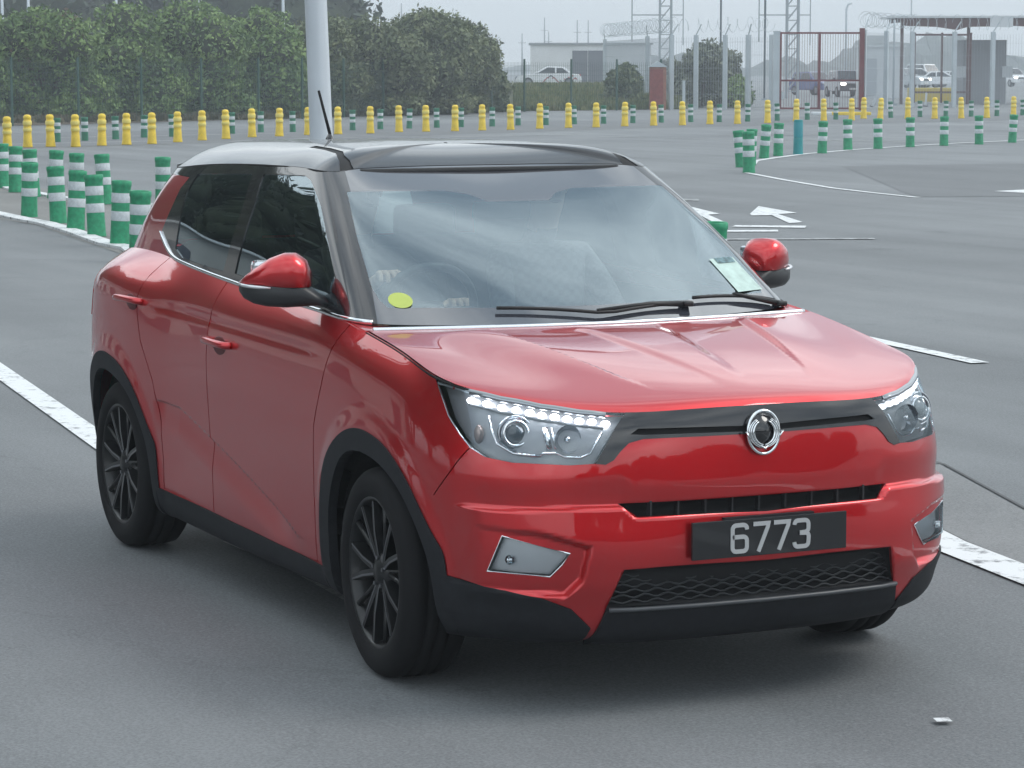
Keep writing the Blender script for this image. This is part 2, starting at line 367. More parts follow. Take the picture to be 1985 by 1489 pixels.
OUT = {
  'headlight': [(1.0601,0.9097),(1.0203,0.8685),(0.9878,0.8227),(0.9383,0.7671),(0.8957,0.7109),(0.8445,0.6769),(0.7597,0.6615),(0.5939,0.6577),(0.5231,0.6634),(0.4753,0.7634),(0.4258,0.8887),(0.4118,0.9136),(0.5721,0.9136),(0.8061,0.9136),(0.9488,0.9136),(1.0542,0.9136)],
  'bar': [(0.5231,0.6634),(0.4936,0.6588),(0.4688,0.6761),(0.4491,0.7078),(0.4214,0.7417),(0.3776,0.7567),(0.2128,0.7575),(0.0604,0.7564),(0.0,0.7557),(0.0,0.9136),(0.2759,0.9136),(0.4103,0.9136),(0.4258,0.8887),(0.4753,0.7634)],
  'barslot': [(0.4143,0.7787),(0.3895,0.8045),(0.058,0.7938),(0.0,0.7931),(0.0,0.767),(0.0597,0.7677),(0.3764,0.7744)],
  'foglamp': [(0.7899,0.4058),(0.606,0.3523),(0.6285,0.3156),(0.6597,0.2786),(0.8363,0.2907)],
  'skirt': [(1.0947,0.2723),(0.9667,0.2515),(0.7943,0.234),(0.6765,0.2153),(0.5947,0.1785),(0.5301,0.106),(0.2411,0.0),(1.3366,0.0)],
  'leds': [(0.8982,0.8853),(0.8422,0.8861),(0.7917,0.8831),(0.7457,0.8837),(0.702,0.8814),(0.6642,0.8767),(0.6241,0.8759),(0.5869,0.8705),(0.5523,0.8625),(0.5163,0.8586),(0.4782,0.8466)],
  'projector': [(0.7538,0.7919)],
  'chromebar': [(0.6583,0.8208),(0.6523,0.7216)],
  'trim': [(0.4931,0.7967),(0.5134,0.7473),(0.5341,0.7039),(0.5629,0.6878),(0.608,0.6896),(0.6301,0.7056),(0.6696,0.7044),(0.6806,0.6917),(0.7584,0.6982),(0.8113,0.7395),(0.8286,0.8032),(0.8328,0.8497)],
  'reflector': [(0.6019,0.7701)],
  'signal': [(0.8835,0.7841)],
  'fogbulb': [(0.7736,0.3281)],
  'handle': [(3.0168,0.7245),(2.7701,0.7242)],
  'handle2': [(3.9304,0.7574),(3.7261,0.7603)],
  'screen': [(0.6663,0.5259),(0.259,0.5117),(0.1766,0.4929),(0.1203,0.4589),(-0.02,0.4589),(-0.02,0.0578),(0.3404,0.0578),(0.6264,0.0581),(0.6458,0.0843),(0.6604,0.1298),(0.6723,0.3202)],
  'reardoorglass': [(2.304,0.5658),(1.5693,0.577),(1.5941,0.3997),(1.6641,0.2233),(1.7325,0.0388),(1.8712,0.034),(2.0065,0.0302),(2.1839,0.0277),(2.2785,0.064),(2.2879,0.1849),(2.3401,0.443)],
  'frontdoorglass': [(1.4275,0.5785),(0.958,0.5938),(0.8883,0.5705),(0.816,0.455),(0.7956,0.1892),(0.8112,0.0379),(1.1759,0.0394),(1.628,0.0478),(1.558,0.216),(1.4728,0.4092)],
  'dlo': [(2.5749,0.6304),(0.8298,0.6304),(0.6835,0.6304),(0.7035,0.3917),(0.7022,0.1701),(0.6928,0.0),(0.6989,0.0),(0.7249,0.0),(1.1491,0.0002),(1.6615,0.0),(1.8918,0.0),(2.1072,0.0),(2.2846,0.0106),(2.4061,0.0694),(2.4971,0.1454),(2.4637,0.3051),(2.4509,0.4595),(2.4018,0.5403),(2.7962,0.5757),(2.8327,0.4812),(2.8294,0.6304)],
  'chrome': [(0.6881,0.0),(0.7249,0.0),(1.1491,0.0002),(1.6615,0.0),(1.8918,0.0),(2.1072,0.0),(2.2846,0.0106),(2.4061,0.0694),(2.4971,0.1454),(2.5337,0.1342),(2.4455,0.0461),(2.311,0.0),(2.1141,0.0),(1.899,0.0),(1.6708,0.0),(1.1626,0.0),(0.7317,0.0),(0.6934,0.0)],
}
# ---------------------------------------------------------------- materials of the car
RED = mat('red_paint', (.52, .009, .014), .36, .82, 1.0, .5, coatr=.01); RED.node_tree.nodes['Principled BSDF'].inputs['Coat IOR'].default_value = 1.62
BLACKP = mat('black_roof_paint', (.010, .012, .016), .25, 0, .55, .35)
GLOSSB = mat('gloss_black_trim', (.012, .012, .014), .12, 0, .8)
CLAD = mat('grey_black_cladding_plastic', (.012, .013, .016), .65, spec=.3, noise=(40, .2), bump=(400, .12, .002))
DARK = mat('dark_void', (.008, .008, .009), .8)
GAPM = mat('shut_line_dark', (.006, .005, .005), .9)
CHROME = mat('chrome', (.75, .77, .79), .12, 1)
RUBBER = mat('tyre_rubber', (.006, .006, .007), .85, spec=.3, bump=(60, .1, .003))
RIMB = mat('black_alloy', (.004, .0045, .0055), .38, .1, .25)
MACH = mat('machined_alloy', (.22, .225, .24), .3, 1)
INTR = mat('interior_plastic', (.018, .019, .021), .6, noise=(12, .2))
SEATM = mat('seat_cloth', (.028, .028, .032), .9, noise=(30, .3))
CLEAR = None
def glassmat(name, tint, refl, rough=.0, ior=1.5):
    m = bpy.data.materials.new(name); m.use_nodes = True; t = m.node_tree; t.nodes.clear(); n = t.nodes.new
    o = n('ShaderNodeOutputMaterial'); g = n('ShaderNodeBsdfGlossy'); g.inputs['Roughness'].default_value = rough; g.inputs['Color'].default_value = (.80, .93, 1, 1)
    tr = n('ShaderNodeBsdfTransparent'); tr.inputs[0].default_value = (*tint, 1); fr = n('ShaderNodeFresnel'); fr.inputs[0].default_value = ior
    ma = n('ShaderNodeMath'); ma.operation = 'MULTIPLY_ADD'; ma.inputs[1].default_value = 1.0; ma.inputs[2].default_value = refl; ma.use_clamp = True
    mxx = n('ShaderNodeMixShader'); t.links.new(fr.outputs[0], ma.inputs[0]); t.links.new(ma.outputs[0], mxx.inputs[0]); t.links.new(tr.outputs[0], mxx.inputs[1]); t.links.new(g.outputs[0], mxx.inputs[2]); t.links.new(mxx.outputs[0], o.inputs[0])
    return m
SCREENM = glassmat('windscreen_glass', (.74, .86, .84), .19)
SIDEG = glassmat('side_window_glass', (.60, .65, .63), .16)
LENS = glassmat('clear_lamp_lens', (.95, .96, .97), .03)
LAMPIN = mat('lamp_reflector', (.42, .44, .47), .22, .9)
LAMPDK = mat('lamp_housing', (.24, .25, .265), .3, .4)
WHT_L = mat('pale_light_guide', (.30, .33, .35), .25)
LEDM = mat('led_lit', (1, 1, 1), .3, emit=(.93, .95, 1), estr=9)
PROJ = mat('projector_glass', (.03, .035, .04), .03, .3, 1)
# ---------------------------------------------------------------- cutting surfaces into panels
def cut(tab, polys, hs, extra_edges=()):
    """constrained triangulation of the (s,v) sheet; hs gives grid columns/rows"""
    S, V = tab.S, tab.V; pts = []; 
    gs, gv = hs
    for a in gs:
        for b in gv: pts.append((a, b))
    pts = [Vector(p) for p in pts]; edges = []
    def add(loop, closed=True):
        b = len(pts); pts.extend(Vector(p) for p in loop); n = len(loop)
        for k in range(n if closed else n-1): edges.append((b+k, b+(k+1) % n))
    add([(0, 0), (S, 0), (S, V), (0, V)])
    for p in polys: add([(float(a), float(b)) for a, b in p])
    r = delaunay_2d_cdt(pts, edges, [], 0, 1e-5)
    P = np.array([(v[0], v[1]) for v in r[0]]); T = np.array([tuple(f) for f in r[2]])
    C = P[T].mean(1)
    e1 = P[T[:, 1]]-P[T[:, 0]]; e2 = P[T[:, 2]]-P[T[:, 0]]; ar = e1[:, 0]*e2[:, 1]-e1[:, 1]*e2[:, 0]
    ok = (C[:, 0] > 0) & (C[:, 0] < S) & (C[:, 1] > 0) & (C[:, 1] < V) & (abs(ar) > 1e-9)
    T = T[ok]; C = C[ok]; ar = ar[ok]; T[ar < 0] = T[ar < 0][:, ::-1]
    return P, T, C
def panel(name, tab, P, T, m, parent, sides=(1, -1), off=0., lip=.008, mirror_weld=True):
    """builds the triangles T as a shell with turned-in rims. sides: which halves"""
    if len(T) == 0: return None
    used, inv_ = np.unique(T, return_inverse=True); T2 = inv_.reshape(T.shape); q = P[used]
    X = tab.at(q); Nn = tab.at(q, 'N'); Nn = Nn/np.linalg.norm(Nn, axis=1, keepdims=True); X = X+Nn*off
    # orientation: make faces agree with the normals
    f = np.cross(X[T2[:, 1]]-X[T2[:, 0]], X[T2[:, 2]]-X[T2[:, 0]]); 
    if ((f*Nn[T2[:, 0]]).sum(1) > 0).mean() < .5: T2 = T2[:, ::-1]
    seam = (q[:, 0] < 1e-4) | (q[:, 0] > tab.S-1e-4)
    ed = {}
    for t in T2:
        for k in range(3):
            a, b = int(t[k]), int(t[(k+1) % 3]); ed[(a, b)] = 1
    bd = [(a, b) for (a, b) in ed if (b, a) not in ed and not (seam[a] and seam[b])]
    VV, FF, NN = [], [], []
    base = {}
    for sd in sides:
        o = len(VV); Xs = X*[1, sd, 1]; Ns = Nn*[1, sd, 1]
        idx = np.arange(len(X))+o
        if sd == sides[-1] and len(sides) == 2:
            loc = []; k2 = 0
            for i in range(len(X)):
                if seam[i]: loc.append(i)
                else: loc.append(o+k2); k2 += 1; VV.append(Xs[i]); NN.append(Ns[i])
            idx = np.array(loc)
        else:
            VV.extend(Xs); NN.extend(Ns)
            if len(sides) == 2:
                for i in range(len(X)):
                    if seam[i]: NN[i] = NN[i]*[1, 0, 1]
        for t in T2:
            t = idx[t] if sd > 0 else idx[t][::-1]; FF.append(tuple(int(i) for i in t))
        if lip:
            for a, b in bd:
                d = X[b]-X[a]; n = Nn[a]; out = np.cross(d, n); out = out/(np.linalg.norm(out)+1e-12)*[1, sd, 1]
                k = len(VV); VV.extend([Xs[a], Xs[b], Xs[b]-Ns[b]*lip, Xs[a]-Ns[a]*lip]); NN.extend([out]*4)
                FF.append((k+1, k, k+3, k+2) if sd > 0 else (k, k+1, k+2, k+3))
    me = bpy.data.meshes.new(name); me.from_pydata([tuple(map(float, v)) for v in VV], [], FF); me.update()
    me.polygons.foreach_set('use_smooth', [True]*len(me.polygons))
    NN = np.array(NN); NN = NN/(np.linalg.norm(NN, axis=1, keepdims=True)+1e-12)
    me.normals_split_custom_set_from_vertices([tuple(map(float, n)) for n in NN])
    return link(name, me, m, parent)
def strip(line, w):
    """thin closed polygon round an open (s,v) polyline"""
    Lp = np.asarray(line, float); n = len(Lp); A, B = [], []
    for i in range(n):
        d = Lp[min(i+1, n-1)]-Lp[max(i-1, 0)]; d = d/np.linalg.norm(d); nn = np.array([-d[1], d[0]])*w/2
        A.append(Lp[i]+nn); B.append(Lp[i]-nn)
    return A+B[::-1]
def fine(line, h=.03):
    o = []
    for a, b in zip(line[:-1], line[1:]):
        a = np.array(a, float); b = np.array(b, float); n = max(1, int(np.linalg.norm(b-a)/h))
        for k in range(n): o.append(a+(b-a)*k/n)
    o.append(np.array(line[-1], float)); return o

car = empty('red_suv', (0, 0, 0), 0, 'red compact SUV with a black roof driving past, its daytime lamps lit', 'car')
XY = lambda X: X[..., :2]
XZ = lambda X: X[..., [0, 2]]
YZ = lambda X: X[..., [1, 2]]
body = make_body(1.5)
bT = body.T; sideM = (bT[..., 1] > .7) & (bT[..., 0] < .6); frontM = (bT[..., 0] > .2)
def fromYZ(poly):
    q = body.inv(YZ, [(max(a, 0), b) for a, b in poly], mask=frontM); q = np.array(q)
    for i, (a, b) in enumerate(poly):
        if a < 0: q[i, 0] = -.02
    return [tuple(x) for x in q]
def fromXZ(pts, dense=False): return [tuple(x) for x in body.inv(XZ, pts, mask=sideM)]
PB = {k: OUT[k] for k in ('headlight', 'bar', 'barslot', 'foglamp', 'skirt')}
PB['slot'] = fromYZ(SLOT); PB['lgr'] = fromYZ(LGR)
PB['chin'] = fromYZ([(-.1, .322), (.490, .322), (.505, .255), (.50, .225), (-.1, .225)])
PB['chin'] = PB['chin'][:3]+[(PB['chin'][2][0]-.005, -.02), (-.02, -.02)]
# barslot / bar: open to the seam
for k in ('bar', 'barslot'): PB[k] = [((-.02 if a < 1e-4 else a), b) for a, b in PB[k]]
PB['bar'] = [((a, body.V+.02) if b > body.V-1e-3 else (a, b)) for a, b in PB['bar']]
PB['headlight'] = [((a, body.V+.02) if b > body.V-1e-3 else (a, b)) for a, b in PB['headlight']]
def arc(xc, r, a0, a1, n): return [(xc+r*math.cos(math.radians(a0+(a1-a0)*k/n)), .325+r*math.sin(math.radians(a0+(a1-a0)*k/n))) for k in range(n+1)]
ARCO = [(.425, .24), (.415, .42), (.378, .49), (.30, .58), (.21, .665), (.09, .728), (-.03, .755), (-.16, .760), (-.30, .718), (-.42, .63), (-.475, .53), (-.50, .42), (-.505, .24)]
ARCI = [(.362, .225), (.355, .36), (.325, .46), (.26, .55), (.18, .62), (.08, .665), (-.03, .688), (-.16, .690), (-.27, .652), (-.35, .57), (-.395, .49), (-.415, .40), (-.42, .225)]
for nm, xc in (('F', 0.), ('R', -2.6)):
    inn = [tuple(p) for p in spl(np.arange(13), np.array(ARCI)+[xc, 0], np.linspace(0, 12, 49))]; q = fromXZ(inn)
    PB['hole'+nm] = [(q[0][0], -.02)]+q+[(q[-1][0], -.02)]
    out_ = [tuple(p) for p in spl(np.arange(13), np.array(ARCO)+[xc, 0], np.linspace(0, 12, 49))]; q = fromXZ(out_)
    PB['arch'+nm] = [(q[0][0], -.02)]+q+[(q[-1][0], -.02)]
sill = fromXZ([(-.36, .262), (-.8, .268), (-1.2, .274), (-1.7, .282), (-2.2, .292)]); PB['sill'] = [(sill[0][0], -.02)]+sill+[(sill[-1][0], -.02)]
sk = PB['skirt'][:6]; q = fromXZ([(.37, .425)]); PB['skirt'] = [q[0]]+sk+[(sk[-1][0]-.005, -.02), (q[0][0], -.02)]
rs = fromXZ([(-2.95, .44), (-3.1, .42)]); PB['rearskirt'] = [(rs[0][0]-.05, rs[0][1]+.02)]+rs+[(rs[-1][0]+.3, rs[-1][1]-.01), (body.S+.02, rs[-1][1]-.01), (body.S+.02, -.02), (rs[0][0]-.05, -.02)]
g1 = fine(fromXZ([(-.40, 1.2), (-.44, .98), (-.55, .72), (-.575, .5), (-.58, .269)]))
g2 = fine(fromXZ([(-1.59, 1.2), (-1.60, .95), (-1.605, .6), (-1.60, .282)]))
g3 = fine(fromXZ([(-2.33, 1.2), (-2.36, 1.0), (-2.30, .84), (-2.19, .70), (-2.135, .55), (-2.13, .40), (-2.14, .292)]))
def ext(g): g = list(g); g[0] = np.array([g[0][0], body.V+.02]); return g
g1, g2, g3 = ext(g1), ext(g2), ext(g3)
gb = fine(fromXZ([(-.58, .270), (-.8, .275), (-1.2, .281), (-1.7, .289), (-2.14, .298)]), .06)
PB['gap1'] = strip(g1, .006); PB['gap2'] = strip(g2, .006); PB['gap3'] = strip(g3, .006)
PB['fdoor'] = [tuple(p) for p in g1]+[tuple(p) for p in g2][::-1]
PB['rdoor'] = [tuple(p) for p in g2]+[tuple(p) for p in g3][::-1]
# seam between wing and bumper, below the headlamp to the arch
bs = fine([OUT['headlight'][4], *fromXZ([(.43, .70), (.36, .62)])]) ; PB['gap4'] = strip(bs, .004)
tl = fromXZ([(-3.02, 1.06), (-2.98, .98), (-3.02, .88), (-3.12, .86)]); PB['tail'] = tl+[(tl[-1][0]+.22, tl[-1][1]), (tl[-1][0]+.22, tl[0][1])]
s_front = 1.25
gs = np.concatenate([np.arange(0, s_front, .0095), np.arange(s_front, body.S-.9, .016), np.linspace(body.S-.9, body.S, 36)])
gv = np.linspace(0, body.V, 100)
P, T, C = cut(body, list(PB.values()), (gs, gv))
cls = np.full(len(T), 'body', dtype='<U12')
def setc(nm, poly, val): cls[inpoly(C, np.array(poly))] = val
setc(0, PB['fdoor'], 'fdoor'); setc(0, PB['rdoor'], 'rdoor'); setc(0, PB['sill'], 'clad'); setc(0, PB['rearskirt'], 'clad'); setc(0, PB['skirt'], 'clad')
for g in ('gap1', 'gap2', 'gap3', 'gap4'): setc(0, PB[g], 'gap')
cls[(cls == 'gap') & (inpoly(C, np.array(PB['sill'])))] = 'clad'
for a in 'FR': setc(0, PB['arch'+a], 'clad')
setc(0, PB['tail'], 'tail'); setc(0, PB['bar'], 'bar'); setc(0, PB['barslot'], 'void'); setc(0, PB['headlight'], 'head'); setc(0, PB['foglamp'], 'fog'); setc(0, PB['slot'], 'void'); setc(0, PB['lgr'], 'lgr'); setc(0, PB['chin'], 'chin')
for a in 'FR': setc(0, PB['hole'+a], 'hole')
bodyo = panel('body_shell', body, P, T[cls == 'body'], RED, car, lip=.010)
for g in ('gap1', 'gap2', 'gap3', 'gap4'):
    for sd in (-1, 1): panel('shut_line', body, P, T[(cls == 'gap') & inpoly(C, np.array(PB[g]))], GAPM, bodyo, sides=(sd,), off=-.006, lip=0)
panel('plastic_cladding', body, P, T[cls == 'clad'], CLAD, car, off=.005, lip=.03)
panel('grille_bar', body, P, T[cls == 'bar'], GLOSSB, car, off=.003, lip=.01)
panel('grille_slot', body, P, T[cls == 'void'], DARK, car, off=-.010, lip=0)
panel('lower_grille', body, P, T[cls == 'lgr'], DARK, car, off=-.004, lip=0)
panel('chin_spoiler', body, P, T[cls == 'chin'], CLAD, car, off=.012, lip=.04)
doors = {}
for nm, c_ in (('front', 'fdoor'), ('rear', 'rdoor')):
    for sd in (-1, 1): doors[nm, sd] = panel('door', body, P, T[cls == c_], RED, car, sides=(sd,), lip=.010)
TAILM = mat('red_tail_lamp', (.35, .01, .01), .15, 0, 1)
for sd in (-1, 1): panel('tail_lamp', body, P, T[cls == 'tail'], TAILM, car, sides=(sd,), off=.002, lip=.01)
for sd in (-1, 1):
    hl = panel('headlight', body, P, T[cls == 'head'], LENS, car, sides=(sd,), off=.001, lip=.0)
    panel('lamp_bowl', body, P, T[cls == 'head'], LAMPDK, hl, sides=(sd,), off=-.032, lip=-.031)
    def at3(nm, off): q = np.array(OUT[nm]); X = body.at(q); n = body.at(q, 'N'); return [(Vector(map(float, (x+m_*off)*[1, sd, 1]))) for x, m_ in zip(X, n)], [Vector(map(float, m_*[1, sd, 1])) for m_ in n]
    pl, pn = at3('leds', -.016)
    for k, (c, n_) in enumerate(zip(pl, pn)):
        bm = bmesh.new(); bmesh.ops.create_uvsphere(bm, u_segments=12, v_segments=8, radius=.0118)
        led = bmobj('led', bm, LEDM if sd < 0 else mat('led_pale', (.9, .92, .95), .2, emit=(.9, .94, 1), estr=1.2) if k == 0 and sd > 0 else (LEDM if sd < 0 else bpy.data.materials['led_pale']), hl, smooth=True); led.location = c; led.scale = (1.15, 1.15, .8)
    # silver strip above the LEDs
    pl2, _ = at3('leds', -.012); up = Vector((0, 0, .022))
    bm = bmesh.new(); tube(bm, [p+up for p in pl2], .009, 6); bmobj('led_shelf', bm, LAMPIN, hl, smooth=True)
    bm = bmesh.new(); tube(bm, [p+Vector((-.012, 0, -.013)) for p in pl2], .006, 6); bmobj('led_shelf', bm, LAMPDK, hl, smooth=True)
    hp, _ = at3('headlight', -.004); bm = bmesh.new(); tube(bm, hp[:6], .0032, 6); bmobj('chrome_trim', bm, CHROME, hl, smooth=True)
    bm = bmesh.new(); q0 = [hp[0]*.85+hp[2]*.15]+[p+up*1.15 for p in pl2]; tube(bm, q0, [.004]+[.008]*11, 6); bmobj('led_shelf', bm, WHT_L, hl, smooth=True)
    (c,), (n_,) = at3('projector', -.026)
    ax = Vector((1, 0, 0))*.85+n_*.35; ax.normalize(); Q = ax.to_track_quat('Z', 'Y').to_matrix().to_4x4(); Q.translation = c
    bm = bmesh.new(); bmesh.ops.create_uvsphere(bm, u_segments=24, v_segments=12, radius=.030); bmesh.ops.scale(bm, vec=(1, 1, .55), verts=bm.verts); bmesh.ops.transform(bm, matrix=Q, verts=bm.verts); bmobj('projector_lens', bm, PROJ, hl, smooth=True)
    for rr, hh, rw, m_ in ((.036, .010, .0045, CHROME), (.050, .004, .003, LAMPIN)):
        bm = bmesh.new(); tube(bm, [Q @ Vector((rr*math.cos(a)*1.0, rr*math.sin(a), hh)) for a in np.linspace(0, 2*math.pi, 33)[:-1]], rw, 8, True); bmobj('projector_ring', bm, m_, hl, smooth=True)
    bm = bmesh.new(); lathe(bm, [(.034, .004), (.047, .0), (.052, -.012)], 32); bmesh.ops.transform(bm, matrix=Q, verts=bm.verts); bmobj('projector_bezel', bm, LAMPIN, hl, smooth=True)
    pl, _ = at3('trim', -.013); bm = bmesh.new(); tube(bm, pl[:8], .0032, 6); tube(bm, pl[7:], .0042, 6); bmobj('chrome_trim', bm, CHROME, hl, smooth=True)
    pl, _ = at3('chromebar', -.022); bm = bmesh.new(); tube(bm, pl, .0095, 6); tube(bm, [p+Vector((.006, -sd*.018, 0)) for p in pl], .004, 6); bmobj('chrome_trim', bm, CHROME, hl, smooth=True)
    (c,), (n_,) = at3('reflector', -.028); Q = Vector((1, 0, 0)).to_track_quat('Z', 'Y').to_matrix().to_4x4(); Q.translation = c
    bm = bmesh.new(); lathe(bm, [(.004, -.02), (.022, -.012), (.038, .008), (.042, .018)], 24); bmesh.ops.transform(bm, matrix=Q, verts=bm.verts); bmobj('beam_reflector', bm, LAMPIN, hl, smooth=True)
    bm = bmesh.new(); bmesh.ops.create_uvsphere(bm, u_segments=12, v_segments=8, radius=.010); bmesh.ops.translate(bm, vec=c+Vector((.012, 0, 0)), verts=bm.verts); bmobj('bulb', bm, CHROME, hl, smooth=True)
    (c,), (n_,) = at3('signal', -.028)
    bm = bmesh.new(); bmesh.ops.create_uvsphere(bm, u_segments=12, v_segments=8, radius=.018); bmesh.ops.scale(bm, vec=(1, .8, 1.6), verts=bm.verts); bmesh.ops.translate(bm, vec=c, verts=bm.verts); bmobj('turn_signal', bm, mat('signal_amber_grey', (.42, .32, .28), .2, .5), hl, smooth=True)
    # fog lamp
    fg = panel('fog_lamp', body, P, T[cls == 'fog'], LENS, car, sides=(sd,), off=.001, lip=0)
    panel('lamp_bowl', body, P, T[cls == 'fog'], mat('fog_reflector', (.66, .68, .70), .35, .45), fg, sides=(sd,), off=-.022, lip=-.022)
    fq = np.array(OUT['foglamp']); X = body.at(fq); n = body.at(fq, 'N'); bm = bmesh.new(); tube(bm, [Vector(map(float, (x+m_*.002)*[1, sd, 1])) for x, m_ in zip(X, n)], .0026, 6, True); bmobj('chrome_rim', bm, CHROME, fg, smooth=True)
    (c,), (n_,) = at3('fogbulb', -.014); bm = bmesh.new(); bmesh.ops.create_uvsphere(bm, u_segments=12, v_segments=8, radius=.015); bmesh.ops.translate(bm, vec=c, verts=bm.verts)
    bx(bm, c+Vector((.002, -sd*.012*0, .0)), (.02, .02, .022), bev=.003); bmobj('bulb', bm, CHROME, fg, smooth=False)
# ---- hood
hood = make_hood(1.3, body)
hpoly = [[(.0, .006), (.0, .006)]]
gsh = np.linspace(0, hood.S, 96); gvh = np.linspace(0, hood.V, 110)
P, T, C = cut(hood, [], (gsh, gvh))
ho = panel('bonnet', hood, P, T, RED, car, lip=.018, off=.0008)
# dark seam between bonnet and body
bm = bmesh.new()
E = [hood.T[i, 0] for i in range(0, hood.ns, 6)]+[hood.T[-1, j] for j in range(0, hood.nv, 6)]+[hood.T[-1, -1]]
E = [Vector(map(float, (e[0], e[1], e[2]-.0055))) for e in E]
full = [Vector((e.x, -e.y, e.z)) for e in E[::-1]]+E[1:]
tube(bm, full, .0042, 6); bmobj('shut_line', bm, GAPM, bodyo, smooth=True)
# wing top between bonnet's rear corner and windscreen pillar, and cowl
def sheet(name, rows, m, parent, smooth=True, both=True):
    V_, F_ = [], []; n = len(rows[0])
    for sd in ((1, -1) if both else (1,)):
        b = len(V_)
        for r in rows:
            for p in r: V_.append((p[0], p[1]*sd, p[2]))
        for i in range(len(rows)-1):
            for j in range(n-1):
                q = (b+i*n+j, b+i*n+j+1, b+(i+1)*n+j+1, b+(i+1)*n+j); F_.append(q if sd < 0 else q[::-1])
    return mesh(name, V_, F_, m, parent, smooth)
rear = [hood.T[i, -1] for i in range(0, hood.ns, 12)]+[hood.T[-1, -1]]
cw = [(p[0]-.012, p[1], p[2]-.018) for p in rear]
house = make_house(1.3)
cw2 = [tuple(house.T[min(house.ns-1, int(np.argmin(abs(house.T[:400, 0, 1]-p[1])))), 0]+np.array([-.03, 0, -.012])) for p in rear]
sheet('cowl_panel', [[(p[0]+.03, p[1], p[2]-.03) for p in cw], cw, cw2, [(p[0]-.05, p[1], p[2]-.03) for p in cw2]], CLAD, car)
# corner piece (red) behind the bonnet corner
sheet('wing_corner', [[(-.262, .70, 1.0435), (-.262, .76, 1.045), (-.262, .815, 1.040)], [(-.33, .70, 1.053), (-.33, .765, 1.053), (-.33, .815, 1.050)], [(-.42, .70, 1.058), (-.42, .785, 1.060), (-.42, .812, 1.060)], [(-.5, .74, 1.064), (-.5, .79, 1.066), (-.5, .809, 1.066)]], RED, car)
# bright reflection along the bonnet's rear edge, built as a pale strip
bm = bmesh.new(); L_ = [Vector((p[0]-.008, p[1], p[2]+.002)) for p in rear]; full = [Vector((e.x, -e.y, e.z)) for e in L_[::-1]]+L_[1:]
full = [p for p in full if abs(p.y) < .79]; tube(bm, full, .0085, 8); bmobj('bonnet_edge_reflection', bm, mat('painted_reflection_pale', (.75, .77, .8), .25, .85), car, smooth=True)
# ---- glass house
PH = {k: OUT[k] for k in ('screen', 'reardoorglass', 'frontdoorglass')}
dl = OUT['dlo']; PH['dlo'] = [((a, house.V+.02) if b > house.V-1e-3 else ((a, -.02) if b < 3e-3 else (a, b))) for a, b in dl]
isc = house.inv(lambda X: X, [(-.44, .788, 1.075)])[0]
sa = float(isc[0])
PH['front'] = [(-.02, -.02), (sa, -.02), (sa, house.V+.02), (-.02, house.V+.02)]
fa = house.inv(lambda X: X, [(-.345, .742, 1.060)])[0][0]; fb = house.inv(lambda X: X, [(-1.08, .555, 1.518)])[0][0]
PH['frit'] = [(-.02, -.02), (fa, -.02), (fb, house.V+.02), (-.02, house.V+.02)]
PH['rglass'] = [(house.S+.02, .05), (house.S-.56, .05), (house.S-.50, house.V-.03), (house.S+.02, house.V-.03)]
gsH = np.linspace(0, house.S, 190); gvH = np.linspace(0, house.V, 26)
P, T, C = cut(house, list(PH.values()), (gsH, gvH))
cls = np.full(len(T), 'red', dtype='<U12')
for n_, v_ in (('dlo', 'black'), ('front', 'black'), ('frit', 'frit'), ('screen', 'screen'), ('reardoorglass', 'rdg'), ('frontdoorglass', 'fdg'), ('rglass', 'rg')): cls[inpoly(C, np.array(PH[n_]))] = v_
cpil = panel('rear_pillar', house, P, T[cls == 'red'], RED, car, lip=.0)
panel('black_pillar', house, P, T[cls == 'black'], GLOSSB, car, off=.001, lip=.004)
FRIT = mat('dark_screen_border', (.035, .038, .048), .06, 0, 1, .5); FRIT.node_tree.nodes['Principled BSDF'].inputs['Coat IOR'].default_value = 2.1
panel('screen_border', house, P, T[cls == 'frit'], FRIT, car, off=.0005, lip=0)
ws = panel('windscreen', house, P, T[cls == 'screen'], SCREENM, car, off=.0005, lip=0)
panel('rear_window', house, P, T[cls == 'rg'], SIDEG, car, lip=0)
for sd in (-1, 1):
    panel('side_window', house, P, T[cls == 'rdg'], SIDEG, car, sides=(sd,), off=-.003, lip=0)
    panel('side_window', house, P, T[cls == 'fdg'], SIDEG, car, sides=(sd,), off=-.003, lip=0)
    # chrome along the waistline
    q = np.array([p for p in OUT['dlo']][6:15]); q = np.array([[a, max(b, .002)] for a, b in q]); q = spl(np.arange(len(q)), q, np.linspace(0, len(q)-1, 50))
    X = house.at(q)+house.at(q, 'N')*.002; V_, F_ = [], []
    for i, x in enumerate(X):
        n_ = house.at(q[i:i+1], 'N')[0]; t_ = X[min(i+1, 49)]-X[max(i-1, 0)]; t_ /= np.linalg.norm(t_); b_ = np.cross(n_, t_)
        tp = .0075*min(1, .25+i/6, .25+(49-i)/5)
        for a, bb in ((-1, -.004), (-1, .004), (-.5, .0075), (.5, .0075), (1, .004), (1, -.004)): V_.append((x+b_*a*tp+n_*bb)*[1, sd, 1])
    for i in range(49):
        for k in range(5): q4 = (6*i+k, 6*i+k+1, 6*i+k+7, 6*i+k+6); F_.append(q4)
    mesh('chrome_waist_strip', V_, F_, CHROME, car, True)
    # B pillar is the black between both panes; window inner seals
# ---- roof
roof = make_roof(1.2)
gr = []
